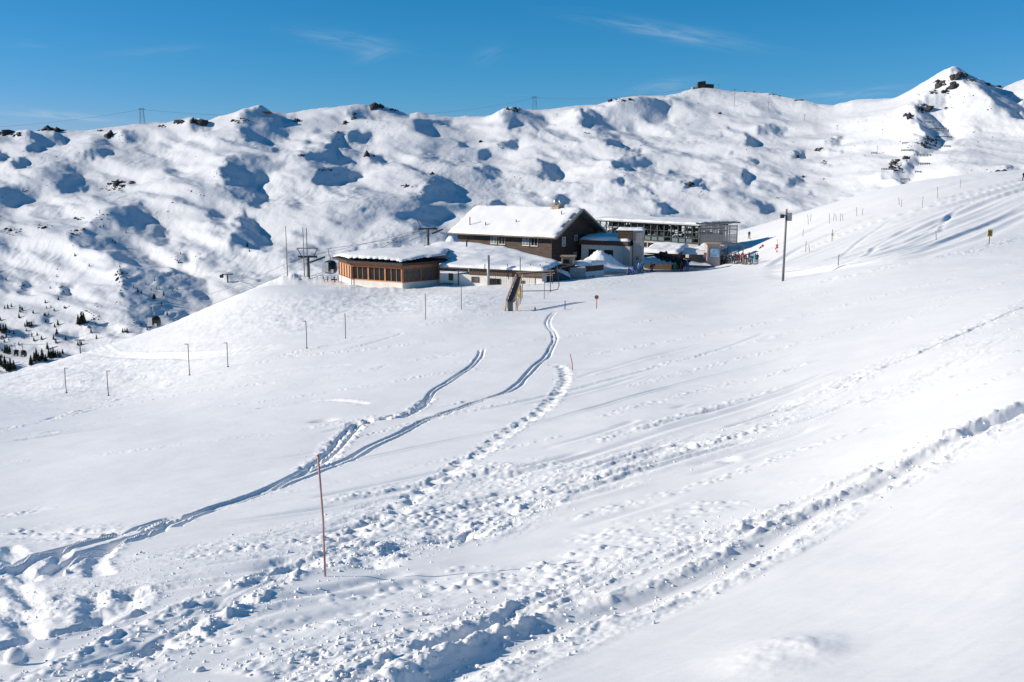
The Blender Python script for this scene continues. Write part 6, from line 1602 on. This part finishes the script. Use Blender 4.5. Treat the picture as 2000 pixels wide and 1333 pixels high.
def person(px, pb, Yd, pose, jk, tr_, hel, label, group=None, rz=None, skis=True, h=1.0, ground_=False):
    p = foot(px, pb) if Yd is None else at(px, pb, Yd)
    if Yd is not None:
        p = Vector((p.x, p.y, gz_detail(p.x, p.y))) if ground_ else p
    o = bpy.data.objects.new('person', BODIES[pose]); COL.objects.link(o); tag(o, label, 'person', group)
    for sl_, m in zip(o.material_slots, (JK[jk], JK[tr_], JK[hel], SKIN, GLOVE, BOOT)): sl_.link = 'OBJECT'; sl_.material = m
    o.location = p; o.rotation_euler = (0, 0, rng.uniform(-2.8, 2.8) if rz is None else rz); o.scale = (h * 1.04,) * 2 + (h,)
    if skis:
        inst('ski', ski_me, o, (-.14, 0, 0), .05); inst('ski', ski_me, o, (.14, 0, 0), -.05)
        inst('ski_pole', stick_me, o, (-.3, -.24, 0)); inst('ski_pole', stick_me, o, (.3, -.24, 0))
    return o
person(1227, 537, None, 3, 'purple', 'navy', 'grey', 'person in a greyish purple jacket crouching at the left of the group below the tower', rz=.6, skis=False)
person(1236, 536, None, 3, 'blue', 'blue', 'teal', 'person in bright blue ski clothes crouching in the snow below the tower', rz=-1)
person(1247, 535, None, 0, 'blue', 'black', 'white', 'standing skier in blue jacket, black trousers and white helmet below the tower', rz=2.4)
person(1254, 533, None, 1, 'teal', 'navy', 'blue', 'standing skier in turquoise jacket right beside the white helmet skier', rz=.3)
person(1270, 532, None, 2, 'maroon', 'pink', 'grey', 'bent person in dark red, left one of the red pair', rz=1.2, h=.9)
person(1275, 531, None, 2, 'red', 'maroon', 'red', 'bent person in bright red, right one of the red pair', rz=-1.2, h=.9)
person(1318, 526, 171, 1, 'green', 'teal', 'green', 'skier in green jacket and teal trousers before the snow bank', rz=.4, ground_=True)
person(1331, 526, 171, 0, 'maroon', 'black', 'maroon', 'skier in dark maroon jacket between the green and the blue skier', rz=.2, ground_=True)
person(1342, 526, 171, 0, 'blue', 'blue', 'white', 'skier in royal blue suit with white helmet right of the maroon skier', rz=-.5, ground_=True)
person(1368, 516, None, 2, 'red', 'maroon', 'black', 'person in red bending over left of the ticket kiosk', rz=1.0, skis=False)
person(1999, 352, None, 1, 'black', 'black', 'black', 'lone dark skier at the right edge high on the groomed run', rz=.5)
cw = [(1408, 'black', 'grey', 0), (1411, 'grey', 'black', 1), (1416, 'navy', 'black', 0), (1419, 'black', 'black', 2), (1424, 'black', 'black', 0), (1428, 'black', 'navy', 1), (1432, 'navy', 'black', 0), (1436, 'black', 'black', 0), (1440, 'maroon', 'black', 1), (1444, 'grey', 'grey', 0), (1447, 'grey', 'black', 0), (1451, 'red', 'grey', 1), (1455, 'black', 'navy', 0), (1459, 'white', 'black', 1), (1462, 'black', 'black', 0), (1466, 'navy', 'black', 0), (1470, 'black', 'black', 0), (1474, 'teal', 'teal', 1), (1478, 'black', 'navy', 0), (1414, 'grey', 'black', 0), (1422, 'black', 'black', 0), (1438, 'black', 'black', 1), (1449, 'black', 'black', 0), (1457, 'navy', 'grey', 0)]
words = dict(black='black', grey='grey', navy='navy', olive='olive green', teal='teal', orange='orange', red='red', white='white', green='green', blue='blue', maroon='maroon')
cw.sort(); ORDQ = ['leftmost'] + [w + ' from the left' for w in 'second third fourth fifth sixth seventh eighth ninth tenth eleventh twelfth thirteenth fourteenth fifteenth sixteenth seventeenth eighteenth nineteenth twentieth twenty-first twenty-second twenty-third'.split()] + ['rightmost']
for k, (px_, j, t, ps) in enumerate(cw):
    person(px_, 516 + (k % 3) * .6 - (3 if k % 5 == 4 else 0), None, ps, j, t, rnd.choice(('black', 'black', 'grey', 'navy', 'maroon')), 'queueing skier in %s jacket, %s in the queue' % (words[j], ORDQ[k]), 'skiers queueing under the canopy')
person(1485, 497, 190, 1, 'black', 'black', 'black', 'dark skier climbing the bright snow right of the queue, left one', None, .4, h=.9)
person(1489, 493, 191, 1, 'red', 'black', 'black', 'dark skier with red sleeve right of the queue, highest one', None, -.4, h=.9)
person(1463, 466, 215, 0, 'black', 'black', 'black', 'tiny dark skier on the bright slope behind the canopy', None, 0, h=.9)
